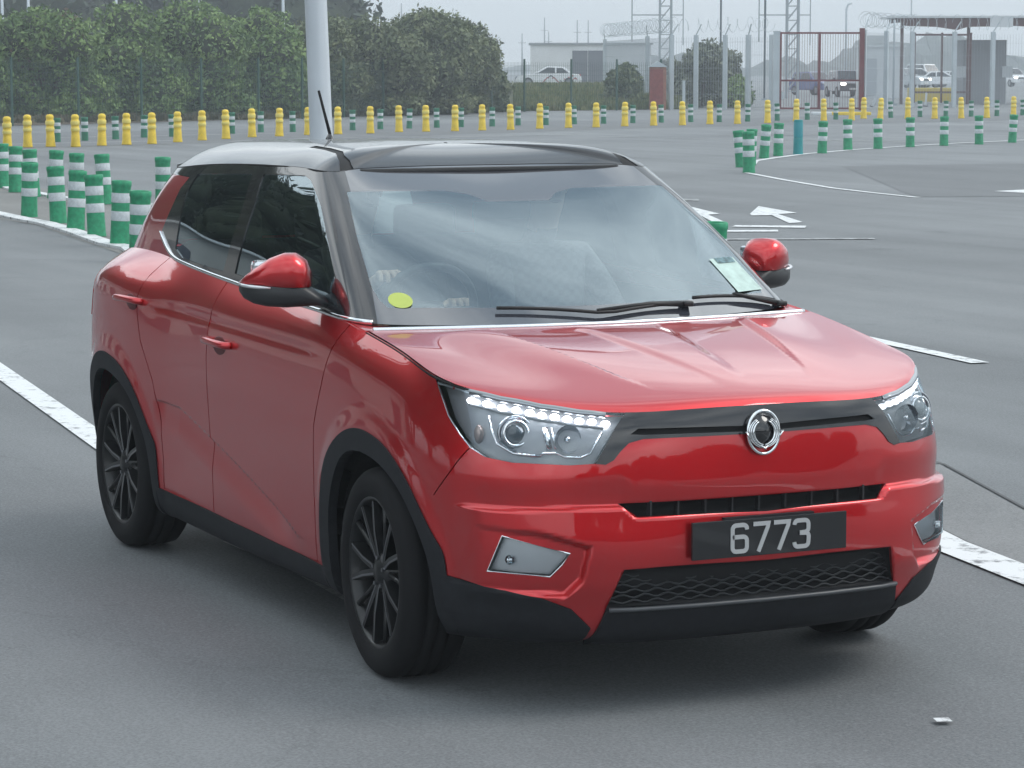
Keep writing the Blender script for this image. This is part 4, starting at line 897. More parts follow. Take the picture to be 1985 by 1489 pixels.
# ================================================================ the place
def asph(name, c0, c1, rough=.72, sc=1.0):
    m = bpy.data.materials.new(name); m.use_nodes = True; t = m.node_tree; b = t.nodes['Principled BSDF']; b.inputs['Roughness'].default_value = rough; b.inputs['Specular IOR Level'].default_value = .7
    g = t.nodes.new('ShaderNodeNewGeometry'); big = t.nodes.new('ShaderNodeTexNoise'); big.inputs['Scale'].default_value = .22*sc; big.inputs['Detail'].default_value = 8; big.inputs['Roughness'].default_value = .62
    fin = t.nodes.new('ShaderNodeTexNoise'); fin.inputs['Scale'].default_value = 75; fin.inputs['Detail'].default_value = 8; fin.inputs['Roughness'].default_value = .8
    vo = t.nodes.new('ShaderNodeTexVoronoi'); vo.inputs['Scale'].default_value = 110
    # streaks along the traffic
    mp_ = t.nodes.new('ShaderNodeMapping'); mp_.inputs['Rotation'].default_value = (0, 0, .12); mp_.inputs['Scale'].default_value = (.05, .9, 1); st = t.nodes.new('ShaderNodeTexNoise'); st.inputs['Scale'].default_value = 1.3; st.inputs['Detail'].default_value = 5
    for n in (big, fin, vo): t.links.new(g.outputs['Position'], n.inputs['Vector'])
    t.links.new(g.outputs['Position'], mp_.inputs[0]); t.links.new(mp_.outputs[0], st.inputs['Vector'])
    def math_(op, a, bb, c=None):
        q = t.nodes.new('ShaderNodeMath'); q.operation = op
        for i, v in enumerate((a, bb) if c is None else (a, bb, c)):
            if isinstance(v, (int, float)): q.inputs[i].default_value = v
            else: t.links.new(v, q.inputs[i])
        return q.outputs[0]
    s = math_('MULTIPLY_ADD', big.outputs[0], .5, math_('MULTIPLY_ADD', fin.outputs[0], .85, math_('MULTIPLY', st.outputs[0], .35)))
    s = math_('MULTIPLY', math_('MULTIPLY_ADD', vo.outputs['Distance'], .22, s), .6)
    # old oil stains and hairline cracks
    sn = t.nodes.new('ShaderNodeTexNoise'); sn.inputs['Scale'].default_value = .9; sn.inputs['Detail'].default_value = 9; sn.inputs['Roughness'].default_value = .7; sn.inputs['Distortion'].default_value = .6; t.links.new(g.outputs['Position'], sn.inputs['Vector'])
    s = math_('SUBTRACT', s, math_('MULTIPLY', math_('MAXIMUM', math_('SUBTRACT', sn.outputs[0], .60), 0), .9))
    ck = t.nodes.new('ShaderNodeTexVoronoi'); ck.feature = 'DISTANCE_TO_EDGE'; ck.inputs['Scale'].default_value = .42; wv = t.nodes.new('ShaderNodeVectorMath'); wv.operation = 'ADD'; t.links.new(g.outputs['Position'], wv.inputs[0]); t.links.new(sn.outputs['Color'], wv.inputs[1]); t.links.new(wv.outputs[0], ck.inputs['Vector'])
    lt = math_('LESS_THAN', ck.outputs['Distance'], .0035); s = math_('SUBTRACT', s, math_('MULTIPLY', math_('MULTIPLY', lt, math_('GREATER_THAN', big.outputs[0], .53)), .035))
    r = t.nodes.new('ShaderNodeValToRGB'); e = r.color_ramp.elements; e[0].position = .44; e[1].position = .68; e[0].color = (*c0, 1); e[1].color = (*c1, 1)
    t.links.new(s, r.inputs[0]); t.links.new(r.outputs[0], b.inputs['Base Color'])
    u = t.nodes.new('ShaderNodeBump'); u.inputs['Strength'].default_value = .5; u.inputs['Distance'].default_value = .006; t.links.new(fin.outputs[0], u.inputs['Height']); t.links.new(u.outputs[0], b.inputs['Normal'])
    return m
ASPH = asph('asphalt_grey', (.054, .060, .065), (.175, .186, .194)); ASPD = asph('asphalt_newer_patch', (.060, .065, .070), (.120, .127, .134)); ASPL = asph('asphalt_dusty', (.085, .085, .081), (.20, .197, .188), sc=3)
def worn(name, col, rough=.6, thr=.42, sc=9):
    m = mat(name, col, rough); t = m.node_tree; b = t.nodes['Principled BSDF']; g = t.nodes.new('ShaderNodeNewGeometry'); n = t.nodes.new('ShaderNodeTexNoise'); n.inputs['Scale'].default_value = sc; n.inputs['Detail'].default_value = 9; n.inputs['Roughness'].default_value = .75
    r = t.nodes.new('ShaderNodeValToRGB'); e = r.color_ramp.elements; e[0].position = thr-.05; e[1].position = thr+.05; e[0].color = (.16, .165, .17, 1); e[1].color = (*col, 1)
    t.links.new(g.outputs['Position'], n.inputs['Vector']); t.links.new(n.outputs[0], r.inputs[0]); t.links.new(r.outputs[0], b.inputs['Base Color']); return m
PAINT = worn('white_road_paint', (.62, .64, .65)); PAINTF = worn('faint_road_paint', (.33, .345, .35), thr=.5)
def flat(name, pts, z, m, kind='structure'):
    V_ = [site(l, d, z) for l, d in pts]; o = mesh(name, V_, [tuple(range(len(V_)))], m)
    if o.data.polygons[0].normal.z < 0: o.data.flip_normals()
    if kind: o['kind'] = kind
    return o
def line(name, pts, w, z, m, th=None):
    P_ = [Vector(site(l, d, 0)) for l, d in pts]; A, B = [], []; n = len(P_)
    for i in range(n):
        t_ = (P_[min(i+1, n-1)]-P_[max(i-1, 0)]).normalized(); nn = Vector((-t_.y, t_.x, 0))*w/2; A.append(P_[i]+nn); B.append(P_[i]-nn)
    V_ = [(p.x, p.y, z) for p in A]+[(p.x, p.y, z) for p in B]; F_ = [(i, n+i, n+i+1, i+1) for i in range(n-1)]
    if th:
        k = len(V_); V_ += [(v[0], v[1], 0) for v in V_]
        F_ += [(i, i+1, k+i+1, k+i) for i in range(n-1)]+[(n+i, k+n+i, k+n+i+1, n+i+1) for i in range(n-1)]+[(0, k, k+n, n), (n-1, 2*n-1, k+2*n-1, k+n-1)]
    o = mesh(name, V_, F_, m); o['kind'] = 'structure'; return o
g = mesh('ground', [(-1500, -1500, 0), (1500, -1500, 0), (1500, 1500, 0), (-1500, 1500, 0)], [(0, 1, 2, 3)], ASPH); g['kind'] = 'structure'
# dusty strips and newer patches
flat('asphalt_patch', [(6.15, 51.6), (7.39, 52.4), (12.5, 53.6), (13., 41.5), (7.35, 39.7), (5.82, 39.6), (5.8, 41.1), (5.95, 45.1)], .004, ASPD)
flat('asphalt_apron', [(-16, 62), (-9, 46), (-4.95, 38.0), (-3.9, 28.7), (-3.7, 27), (-4.6, 29.6), (-5.6, 32.6), (-7.5, 36.2), (-10, 40), (-17, 48)], .004, ASPL)
flat('asphalt_band', [(-25, 73), (-12, 78), (0, 92), (14, 104), (26, 112), (34, 112), (20, 98), (3, 82), (-8, 66), (-16, 58), (-30, 60)], .004, ASPD)
# painted lines
line('road_line', [(-4.6, 21.15), (-3.12, 16.82), (-2.09, 13.8), (-1.55, 12.22)], .15, .008, PAINT)
line('road_line', [(-1.10, 10.80), (-.80, 10.22), (-.55, 9.6)], .10, .008, PAINTF)
line('road_line', [(1.55, 11.6), (1.70, 10.75), (1.89, 10.08), (2.20, 9.0), (3.05, 6.1), (3.6, 4.2)], .19, .008, PAINT)
line('road_line', [(2.42, 19.05), (2.96, 17.38)], .13, .008, PAINT)
flat('painted_arrow', [(3.01, 35.0), (3.29, 36.93), (3.63, 35.23), (3.36, 34.95), (3.49, 33.14), (3.30, 32.93), (3.26, 34.70), (3.0, 34.64)], .008, PAINT)
flat('painted_arrow', [(2.10, 36.8), (2.35, 37.0), (2.63, 35.02), (2.47, 34.80), (2.56, 33.06), (2.42, 32.95), (2.36, 34.6), (2.1, 34.6)], .008, PAINT)
flat('painted_stripe', [(2.56, 32.21), (2.63, 32.52), (3.45, 32.39), (3.39, 31.98)], .008, PAINT)
flat('painted_stripe', [(2.3, 31.5), (2.3, 31.21), (3.01, 31.25), (3.04, 31.59)], .008, PAINT)
flat('painted_stripe', [(2.2, 30.0), (2.2, 29.75), (3.93, 29.9), (3.94, 30.1)], .008, PAINTF)
flat('painted_stripe', [(2.35, 38.5), (2.4, 39.0), (2.62, 38.9), (2.6, 38.4)], .008, PAINTF)
line('painted_line', [(4.10, 48.5), (4.22, 47.6), (4.50, 45.2), (4.92, 42.4), (5.34, 40.8), (5.78, 39.4)], .11, .008, PAINT)
line('painted_line', [(4.55, 52.6), (4.77, 54.48), (5.32, 56.28), (6.22, 58.88), (7.55, 61.7), (9.08, 64.39), (10.67, 66.88), (12.31, 69.09), (14.5, 72)], .16, .008, PAINT)
flat('painted_arrow', [(7.20, 41.37), (7.75, 41.87), (8.6, 41.9), (8.6, 40.4), (7.75, 40.5)], .008, PAINT)
line('kerb_line', [(-7.6, 37.4), (-6.62, 35.2), (-5.86, 33.45), (-5.5, 32.7), (-4.93, 31.1), (-4.25, 29.0), (-3.91, 28.3), (-3.4, 26.0)], .20, .03, PAINT, th=1)
line('kerb_line', [(-8.8, 46.6), (-8.3, 44.6), (-7.6, 42.0), (-7.0, 40.6), (-6.3, 39.0), (-5.44, 37.9), (-4.9, 37.2)], .18, .03, PAINT, th=1)
for pts in ([(4.1, 71.5), (5.7, 71.4)], [(6.9, 70.4), (9.06, 68.8), (10.2, 67.8)], [(2.3, 73.2), (3.4, 72.4)], [(-1.6, 73.0), (2.0, 75.4)], [(-4.4, 72.), (-2., 73.6)], [(5.2, 74.4), (8.4, 75.4)], [(-7, 68.5), (-5, 71.4)], [(-12, 72.), (-6, 77.2)], [(-12, 66), (-8.5, 69.3)]):
    line('painted_line', pts, .22, .008, PAINTF)
mat('tar_joint', (.075, .078, .08), .8)
line('ground_joint', [(1.9, 13.3), (2.04, 12.93), (2.18, 11.63), (2.4, 10.4), (2.9, 9.2), (4.6, 4.6)], .016, .006, bpy.data.materials['tar_joint'])
flat('concrete_verge', [(1.76, 12.6), (2.02, 12.93), (2.16, 11.63), (2.36, 10.4), (2.9, 9.1), (4.6, 4.6), (3.75, 4.3), (2.3, 9.0), (1.99, 10.1), (1.80, 10.8), (1.66, 11.6)], .004, asph('worn_edge', (.078, .082, .085), (.215, .22, .222), sc=4))
o = flat('cats_eye', [(1.21, 7.785), (1.255, 7.79), (1.26, 7.745), (1.215, 7.74)], .012, PAINT); 
# ---------------------------------------------------------------- bollards
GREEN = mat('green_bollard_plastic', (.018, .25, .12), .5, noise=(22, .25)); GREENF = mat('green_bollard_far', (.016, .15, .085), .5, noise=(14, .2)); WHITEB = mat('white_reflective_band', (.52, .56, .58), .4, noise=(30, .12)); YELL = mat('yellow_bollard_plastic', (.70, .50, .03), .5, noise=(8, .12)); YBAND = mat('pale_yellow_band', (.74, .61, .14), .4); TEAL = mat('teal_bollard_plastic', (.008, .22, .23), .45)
def make_green(gm_, seg=20):
    r = empty('green_bollard', (0, 0, 0)); H = .73
    bm = bmesh.new(); lathe(bm, [(.0, .0), (.106, .0), (.106, .02), (.102, .05), (.098, .265)], seg); lathe(bm, [(.098, .365), (.098, .455)], seg); lathe(bm, [(.098, .555), (.100, .62), (.106, .632), (.106, .672), (.098, .682), (.082, .678), (.078, .650), (.0, .648)], seg)
    me = bmobj('post', bm, gm_, r, angle=50)
    bm = bmesh.new(); lathe(bm, [(.0985, .265), (.1005, .27), (.1005, .36), (.0985, .365)], seg); lathe(bm, [(.0985, .455), (.1005, .46), (.1005, .55), (.0985, .555)], seg); bmobj('reflective_band', bm, WHITEB, r, smooth=True)
    return r
def place(proto, used, pos, lab, cat, grp, tilt=(0, 0), sc=1):
    o = proto if not used else copy_tree(proto)
    o.location = pos; o.rotation_euler = (tilt[0], tilt[1], random.uniform(0, 6)); o.scale = (sc, sc, sc); tag(o, lab, cat, grp); return o
GRN = [(-6.0, 34.37), (-5.41, 33.0), (-4.99, 31.61), (-4.57, 30.42), (-4.1, 28.87), (-3.58, 26.52), (-7.82, 42.54), (-7.36, 41.05), (-6.85, 39.65), (-6.48, 39.2), (-5.97, 37.92), (-5.51, 37.5), (-4.58, 36.31), (1.55, 21.21)]
GL = ['green and white bollard at the far end of the front left kerb row', 'green and white bollard second from the far end of the front left kerb row', 'green and white bollard in the middle of the front left kerb row', 'green and white bollard, second from the near end of the left kerb row', 'leaning green and white bollard at the near end of the left kerb row', 'green and white bollard half hidden by the rear pillar of the red car', 'green and white bollard cut by the left edge of the photo in the second row', 'green and white bollard second from the left in the second left row', 'green and white bollard third from the left in the second left row', 'green and white bollard in the second left row, showing only its upper half', 'green and white bollard rising behind the two nearest ones at left', 'green and white bollard standing behind the near end of the left kerb row', 'lone green and white bollard just left of the red car roof corner', 'green bollard top seen past the far windscreen pillar of the red car']
pg = make_green(GREEN, 28)
for k, (l, d) in enumerate(GRN): place(pg, k > 0, site(l, d), GL[k], 'bollard', 'green bollards by the left kerb' if k < 13 else None, (random.uniform(-.07, .07), random.uniform(-.07, .07)))
GRM = [(4.24, 51.26), (4.16, 48.64), (4.50, 52.3), (5.11, 56.27), (5.54, 57.73), (6.65, 59.48), (7.48, 61.76), (8.27, 62.67), (9.19, 64.04), (10.12, 65.01), (11.14, 66.17), (12.2, 67.68), (13.2, 69.1)]
ML = ['green and white bollard leaning behind the foremost one on the island tip', 'foremost green and white bollard on the tip of the right island', 'green and white bollard hidden between the leaning pair on the island tip', 'tilted green and white bollard, first after the cluster on the right island', 'green and white bollard immediately left of the teal one', 'green and white bollard immediately right of the teal one', 'second green and white bollard right of the teal one', 'third green and white bollard right of the teal one', 'fourth green and white bollard right of the teal one', 'fifth green and white bollard right of the teal one', 'sixth green and white bollard right of the teal one', 'rightmost green and white bollard on the right island', None]
for k, (l, d) in enumerate(GRM[:12]): place(pg, True, site(l, d), ML[k], 'bollard', 'green bollards along the right island', (random.uniform(-.05, .05), (.09 if k in (0, 3) else random.uniform(-.03, .03))), 1.06 if k == 1 else 1)
tb = empty('teal_bollard', site(6.05, 58.66), 0, 'plain teal blue bollard without white bands in the island row', 'bollard', 'green bollards along the right island')
bm = bmesh.new(); lathe(bm, [(0, 0), (.11, 0), (.104, .05), (.098, .33), (.096, .34), (.096, .70), (.09, .73), (0, .735)], 20); bmobj('post', bm, TEAL, tb, angle=50)
bm = bmesh.new(); lathe(bm, [(.0975, .36), (.0985, .37), (.0985, .67), (.0975, .68)], 20); bmobj('reflective_band', bm, mat('teal_band', (.03, .26, .30), .35), tb, smooth=True)
GRF = [(-11.17, 68.14), (-10.66, 69.25), (-10.08, 70.57), (-9.59, 72.31), (-8.96, 73.19), (-8.31, 74.47), (-7.71, 76.4), (-7.06, 78.01), (-6.19, 78.38), (-4.62, 80.47), (-3.88, 81.79), (-3.06, 82.68), (-2.27, 83.83), (-1.55, 84.52), (-0.61, 85.46), (0.19, 86.95), (1.07, 87.42), (1.99, 88.71), (2.95, 89.47), (3.94, 90.53), (4.91, 91.32), (5.93, 92.13), (6.87, 92.06), (7.88, 92.89), (9.01, 94.33), (10.19, 95.83), (11.24, 96.4), (13.58, 99.58), (14.87, 101.25), (15.8, 101.17), (16.83, 101.82), (17.95, 102.83), (19.23, 104.62)]
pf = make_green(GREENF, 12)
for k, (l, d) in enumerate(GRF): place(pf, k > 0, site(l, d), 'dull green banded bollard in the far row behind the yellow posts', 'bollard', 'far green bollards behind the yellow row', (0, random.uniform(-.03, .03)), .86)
YEL = [(-11.16, 61.35), (-11.11, 63.64), (-10.65, 64.04), (-10.07, 64.02), (-9.61, 65.0), (-9.13, 65.71), (-8.62, 66.44), (-8.19, 67.98), (-7.77, 69.6), (-7.31, 70.94), (-6.81, 72.7), (-6.17, 73.58), (-5.5, 74.88), (-4.75, 75.82), (-3.92, 76.78), (-3.19, 78.41), (-2.44, 78.79), (-1.63, 79.39), (-0.86, 80.23), (-0.04, 81.08), (0.82, 82.42), (1.7, 83.56), (2.55, 84.24), (3.48, 85.69), (4.42, 86.66), (5.35, 87.12), (6.32, 88.68), (7.24, 89.16), (8.33, 90.5), (9.55, 93.37), (10.58, 94.22), (11.59, 94.77), (12.4, 97.96), (12.76, 96.28), (13.94, 97.84), (14.88, 97.77), (15.91, 98.36), (16.98, 99.31), (18.23, 100.98)]
py_ = empty('yellow_bollard', (0, 0, 0))
bm = bmesh.new(); lathe(bm, [(0, 0), (.118, 0), (.115, .03), (.104, .12), (.097, .28), (.093, .29), (.093, .36), (.097, .37)], 18); lathe(bm, [(.1, .44), (.092, .445), (.092, .50), (.100, .51)], 18); lathe(bm, [(.1, .60), (.085, .62), (.085, .65), (.092, .67), (.088, .71), (.06, .745), (0, .755)], 18); bmobj('post', bm, YELL, py_, smooth=True)
bm = bmesh.new(); lathe(bm, [(.100, .37), (.104, .38), (.104, .43), (.100, .44)], 18); lathe(bm, [(.100, .51), (.104, .52), (.104, .59), (.1, .60)], 18); bmobj('reflective_band', bm, YBAND, py_, smooth=True)
for k, (l, d) in enumerate(YEL):
    lab = {32: 'yellow bollard just behind the row, near the red gate post', 30: None}.get(k) or 'yellow bollard in the long row crossing the yard'
    place(py_, k > 0, site(l, d), lab, 'bollard', 'yellow bollards in the long row', (0, .10 if k == 33 else random.uniform(-.025, .025)))
# ---------------------------------------------------------------- lamp pole beside the car
pl = empty('lamp_pole', site(-1.90, 28.2), RZ, 'thick pale grey steel pole rising behind the car roof', 'pole', rot=(0, math.radians(-1.9), RZ))
bm = bmesh.new(); lathe(bm, [(.0, 0), (.122, 0), (.119, .6), (.108, 4), (.10, 8), (.0, 8)], 8); bmobj('shaft', bm, mat('galvanised_grey_paint', (.52, .56, .60), .5, noise=(2, .06)), pl, angle=60)
bm = bmesh.new(); bx(bm, (0, 0, .012), (.42, .42, .024), bev=.004); bmobj('base_plate', bm, mat('steel_plate', (.3, .32, .34), .5, .4), pl)
# ---------------------------------------------------------------- foliage
LEAVES = {}
def leafmat(name, cols, sc=1.3):
    m = bpy.data.materials.new(name); m.use_nodes = True; t = m.node_tree; b = t.nodes['Principled BSDF']; b.inputs['Roughness'].default_value = .65; b.inputs['Specular IOR Level'].default_value = .25
    g = t.nodes.new('ShaderNodeNewGeometry'); n = t.nodes.new('ShaderNodeTexNoise'); n.inputs['Scale'].default_value = sc; n.inputs['Detail'].default_value = 5; t.links.new(g.outputs['Position'], n.inputs['Vector'])
    r = t.nodes.new('ShaderNodeValToRGB'); e = r.color_ramp.elements; e[0].position = .32; e[1].position = .68; e[0].color = (*cols[0], 1); e[1].color = (*cols[-1], 1)
    for i, c in enumerate(cols[1:-1]): x = e.new(.32+.36*(i+1)/(len(cols)-1)); x.color = (*c, 1)
    ad = t.nodes.new('ShaderNodeMath'); ad.operation = 'MULTIPLY_ADD'; ad.inputs[1].default_value = .28; oi = g.outputs['Random Per Island']; t.links.new(oi, ad.inputs[0]); s2 = t.nodes.new('ShaderNodeMath'); s2.operation = 'SUBTRACT'; s2.inputs[1].default_value = .14; t.links.new(n.outputs[0], s2.inputs[0]); t.links.new(s2.outputs[0], ad.inputs[2]); t.links.new(ad.outputs[0], r.inputs[0]); t.links.new(r.outputs[0], b.inputs['Base Color'])
    return m
LG1 = leafmat('hedge_leaves', [(.070, .122, .048), (.13, .21, .066), (.20, .28, .095)]); LG2 = leafmat('hedge_leaves_olive', [(.075, .098, .052), (.12, .15, .075), (.18, .20, .105)]); LG3 = leafmat('far_tree_leaves', [(.025, .04, .03), (.05, .07, .045)]); LGP = leafmat('pale_ivy_leaves', [(.10, .12, .08), (.15, .17, .12), (.20, .22, .16)])
LBR = leafmat('dry_brown_leaves', [(.06, .045, .03), (.13, .08, .05)])
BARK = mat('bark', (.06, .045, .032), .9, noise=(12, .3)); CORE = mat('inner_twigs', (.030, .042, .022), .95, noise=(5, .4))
def leaves(name, blobs, n, size, m, parent, flat_=.0):
    """many small leaf clumps on and in a set of ellipsoids (cx,cy,cz,rx,ry,rz)"""
    B = np.array(blobs, float); wgt = (B[:, 3]*B[:, 5]); k = rng.choice(len(B), n, p=wgt/wgt.sum()); d = rng.normal(size=(n, 3)); d /= np.linalg.norm(d, axis=1, keepdims=True)
    lump = 1+.13*np.sin(d[:, 0]*7+k)*np.sin(d[:, 2]*6+k*2)+.08*np.sin(d[:, 1]*13+k*3+d[:, 2]*11)
    rr = (rng.uniform(.35, 1, n)**.35)*lump*np.where(rng.random(n) < .05, rng.uniform(1., 1.16, n), 1); c = B[k, :3]+d*B[k, 3:]*rr[:, None]; c[:, 2] = np.maximum(c[:, 2], .06)
    a = rng.normal(size=(n, 3))+d*.5; a /= np.linalg.norm(a, axis=1, keepdims=True); u = np.cross(a, rng.normal(size=(n, 3))); u /= np.linalg.norm(u, axis=1, keepdims=True); v = np.cross(a, u)
    s = size*rng.uniform(.5, 1.3, n)[:, None]; V_ = np.stack([c-u*s*.9, c-v*s*.45+u*s*.1, c+u*s, c+v*s*.45+u*s*.1], 1).reshape(-1, 3)
    me = bpy.data.meshes.new(name); me.vertices.add(4*n); me.vertices.foreach_set('co', V_.ravel()); me.loops.add(4*n); me.loops.foreach_set('vertex_index', np.arange(4*n)); me.polygons.add(n); me.polygons.foreach_set('loop_start', np.arange(0, 4*n, 4)); me.polygons.foreach_set('loop_total', np.full(n, 4)); me.update(calc_edges=True)
    return link(name, me, m, parent)
def shrub(name, l, d, w, h, dep, m, lab, n=5200, size=.13, grp=None, cat='shrub', trunk_h=None, m2=None, low=0.):
    r = empty(name, site(l, d), RZ, lab, cat, grp); bl = []
    nb = max(5, int(w*h*.9)); z0 = trunk_h or low
    for i in range(nb):
        u = rng.uniform(-1, 1); t_ = rng.random(); zc = z0+(h-z0)*(.18+.62*t_)
        ww = w/2*(1-.45*t_**2) ; R_ = min(w, h)*rng.uniform(.20, .32); bl.append((u*max(.05, ww-R_*.6), rng.uniform(-.5, .5)*dep*.5, min(zc, h-R_*.8), R_*1.1, min(dep/2, R_), R_*.9))
    leaves('crown', bl, n, size, m, r)
    if cat == 'shrub':
        for i in range(int(w/.8)): bl.append((-w/2+.4+i*.8, rng.uniform(-.3, .3), .42, .55, dep*.35, .48))
        leaves('low_crown', bl[nb:], n//4, size, m, r)
    if m2: leaves('dry_sprays', bl[:3], n//16, size, m2, r)
    bm = bmesh.new()
    for b in bl[:10 if not trunk_h else 5]: tube(bm, [(b[0]*.2, b[1]*.2, 0), (b[0]*.6, b[1]*.7, max(z0*.8, b[2]*.5)), (b[0], b[1], b[2])], [.07*(h/4), .05*(h/4), .02], 6)
    bmobj('stem', bm, BARK, r, smooth=True)
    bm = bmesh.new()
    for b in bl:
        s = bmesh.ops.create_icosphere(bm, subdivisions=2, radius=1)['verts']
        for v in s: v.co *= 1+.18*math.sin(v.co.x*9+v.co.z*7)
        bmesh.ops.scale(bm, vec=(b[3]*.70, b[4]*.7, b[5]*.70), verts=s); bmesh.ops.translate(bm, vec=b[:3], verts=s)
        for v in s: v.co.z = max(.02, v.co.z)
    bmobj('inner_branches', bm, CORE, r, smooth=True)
    return r
HL = ['broad green shrub at the left edge of the photo', 'green shrub with reddish brown sprays near the left edge', 'bright green shrub, third from the left in the hedge', 'bright green tall shrub in the middle of the left hedge', 'yellow green shrub left of the lamp pole', 'darker shrub immediately left of the lamp pole', 'grey green shrub immediately right of the lamp pole', 'tall olive shrub between the lamp pole and the white car', 'olive shrub with a ragged top in the right part of the hedge', 'last olive shrub of the hedge sloping down beside the white car']
HS = [(-18.6, 92, 4.6, 3.7, LG1), (-15.6, 93.5, 4.4, 3.75, LG1), (-13.3, 96, 4.2, 3.95, LG1), (-10.9, 98, 4.2, 4.1, LG1), (-8.9, 100, 4.0, 3.9, LG1), (-7.2, 102, 3.6, 3.7, LG2), (-5.2, 104, 4.2, 3.95, LG2), (-3.3, 106.5, 4.6, 3.95, LG2), (-2.3, 109.5, 3.8, 3.75, LG2), (-1.25, 112, 2.8, 3.05, LG2)]
for k, (l, d, w, h, m) in enumerate(HS): shrub('hedge_shrub', l, d, w, h, 3.2, m, HL[k], 19000, .10, 'shrubs of the overgrown hedge', m2=LBR if k == 1 else None)
# verge of weeds under the hedge, grass mound behind the fence
def grass(name, poly_rows, n, hgt, m, zf=lambda x, y: 0):
    n_ = n; P_ = []
    (l0, d0), (l1, d1), dep = poly_rows
    t_ = rng.random(n_); w_ = rng.random(n_)*dep; l = l0+(l1-l0)*t_; d = d0+(d1-d0)*t_+w_
    h = hgt*rng.uniform(.4, 1.2, n_); V_ = []
    X = EYE[0]+math.cos(YAW)*d+CR*l; Y = EYE[1]+math.sin(YAW)*d+SR*l; Z = np.array([zf(a, b) for a, b in zip(t_, w_)]); an = rng.uniform(0, 6.28, n_); bl = .05+.05*rng.random(n_)
    ux, uy = np.cos(an)*bl, np.sin(an)*bl; lx, ly = rng.normal(size=n_)*.06, rng.normal(size=n_)*.06
    V_ = np.stack([np.stack([X-ux, Y-uy, Z], 1), np.stack([X+ux, Y+uy, Z], 1), np.stack([X+lx, Y+ly, Z+h], 1)], 1).reshape(-1, 3)
    me = bpy.data.meshes.new(name); me.vertices.add(3*n_); me.vertices.foreach_set('co', V_.ravel()); me.loops.add(3*n_); me.loops.foreach_set('vertex_index', np.arange(3*n_)); me.polygons.add(n_); me.polygons.foreach_set('loop_start', np.arange(0, 3*n_, 3)); me.polygons.foreach_set('loop_total', np.full(n_, 3)); me.update(calc_edges=True)
    return link(name, me, m)
GRS = leafmat('weeds', [(.05, .06, .03), (.10, .085, .05), (.13, .11, .07)]); GRG = leafmat('rough_grass', [(.07, .10, .04), (.13, .155, .055), (.19, .19, .09)])
soil = flat('soil_strip', [(-22, 83.5), (-15.7, 86.2), (-8.9, 96.2), (.2, 113.2), (7, 118.5), (7, 122), (0, 120), (-9, 112), (-22, 100)], .012, mat('bare_soil', (.10, .075, .055), .95, noise=(1.5, .3)))
o = grass('weed_verge', ((-22, 83.7), (-8.9, 96.4), 3), 6000, .26, GRS); tag(o, 'low brown weeds along the foot of the hedge', 'weeds', kind='stuff')
o = grass('weed_verge', ((-8.9, 96.4), (.2, 113.4), 3), 7000, .26, GRS); tag(o, 'low dry weeds under the right part of the hedge', 'weeds', kind='stuff')
o = grass('rough_grass', ((.1, 113.3), (7.5, 119.5), 14), 16000, .34, GRG, lambda a, b: min(.75, b*.075)); tag(o, 'rough green grass on the bank below the white car', 'grass', kind='stuff')
V_ = [site(.1-.5, 113, .0), site(7.6, 119.8, .0), site(8.5, 132, .78), site(-.5, 125, .78), site(9, 150, .85), site(-2, 150, .85), site(9.5, 260, .3), site(-4, 260, .3)]
o = mesh('grass_bank', V_, [(0, 1, 2, 3), (3, 2, 4, 5), (5, 4, 6, 7)], mat('bank_earth', (.085, .09, .045), .95, noise=(.8, .3))); o['kind'] = 'structure'
# ---------------------------------------------------------------- green mesh fence before the hedge
GF = mat('green_fence_wire', (.012, .06, .045), .5)
def mesh_panel(bm, L_, h, dx, dz, r=.004, z0=.05):
    for k in range(int(L_/dx)+1): x = k*dx; bm_bar(bm, (x, 0, z0), (x, 0, h), r)
    for k in range(int((h-z0)/dz)+1): z = z0+k*dz; bm_bar(bm, (0, 0, z), (L_, 0, z), r)
def bm_bar(bm, a, b, r):
    a = Vector(a); b = Vector(b); d = (b-a).normalized(); u = d.orthogonal().normalized()*r; w = d.cross(u)
    A = [bm.verts.new(a+x) for x in (u, w, -u, -w)]; B = [bm.verts.new(b+x) for x in (u, w, -u, -w)]
    for k in range(4): bm.faces.new((A[k], A[(k+1) % 4], B[(k+1) % 4], B[k]))
fl = [(-17.2, 83.8), (-8.7, 95.4), (.5, 112.4), (6.3, 117.6)]
fr = empty('mesh_fence', site(*fl[0]), 0, 'dark green wire mesh fence running in front of the hedge', 'fence')
k_ = 0
for (a, b) in zip(fl[:-1], fl[1:]):
    A = site(*a); B = site(*b); n = max(1, int((B-A).length/2.5)); ang = math.atan2((B-A).y, (B-A).x)
    for i in range(n+(1 if b == fl[-1] else 0)):
        p = A+(B-A)*i/n-site(*fl[0])
        bm = bmesh.new(); bx(bm, (0, 0, 1.05), (.06, .06, 2.15)); po = bmobj('fence_post', bm, GF, fr); po.location = p; po.rotation_euler = (0, 0, ang)
        if i < n:
            bm = bmesh.new(); mesh_panel(bm, (B-A).length/n, 2.0, .12, .2, .0045); q = bmobj('mesh_panel', bm, GF, fr); q.location = p; q.rotation_euler = (0, 0, ang)
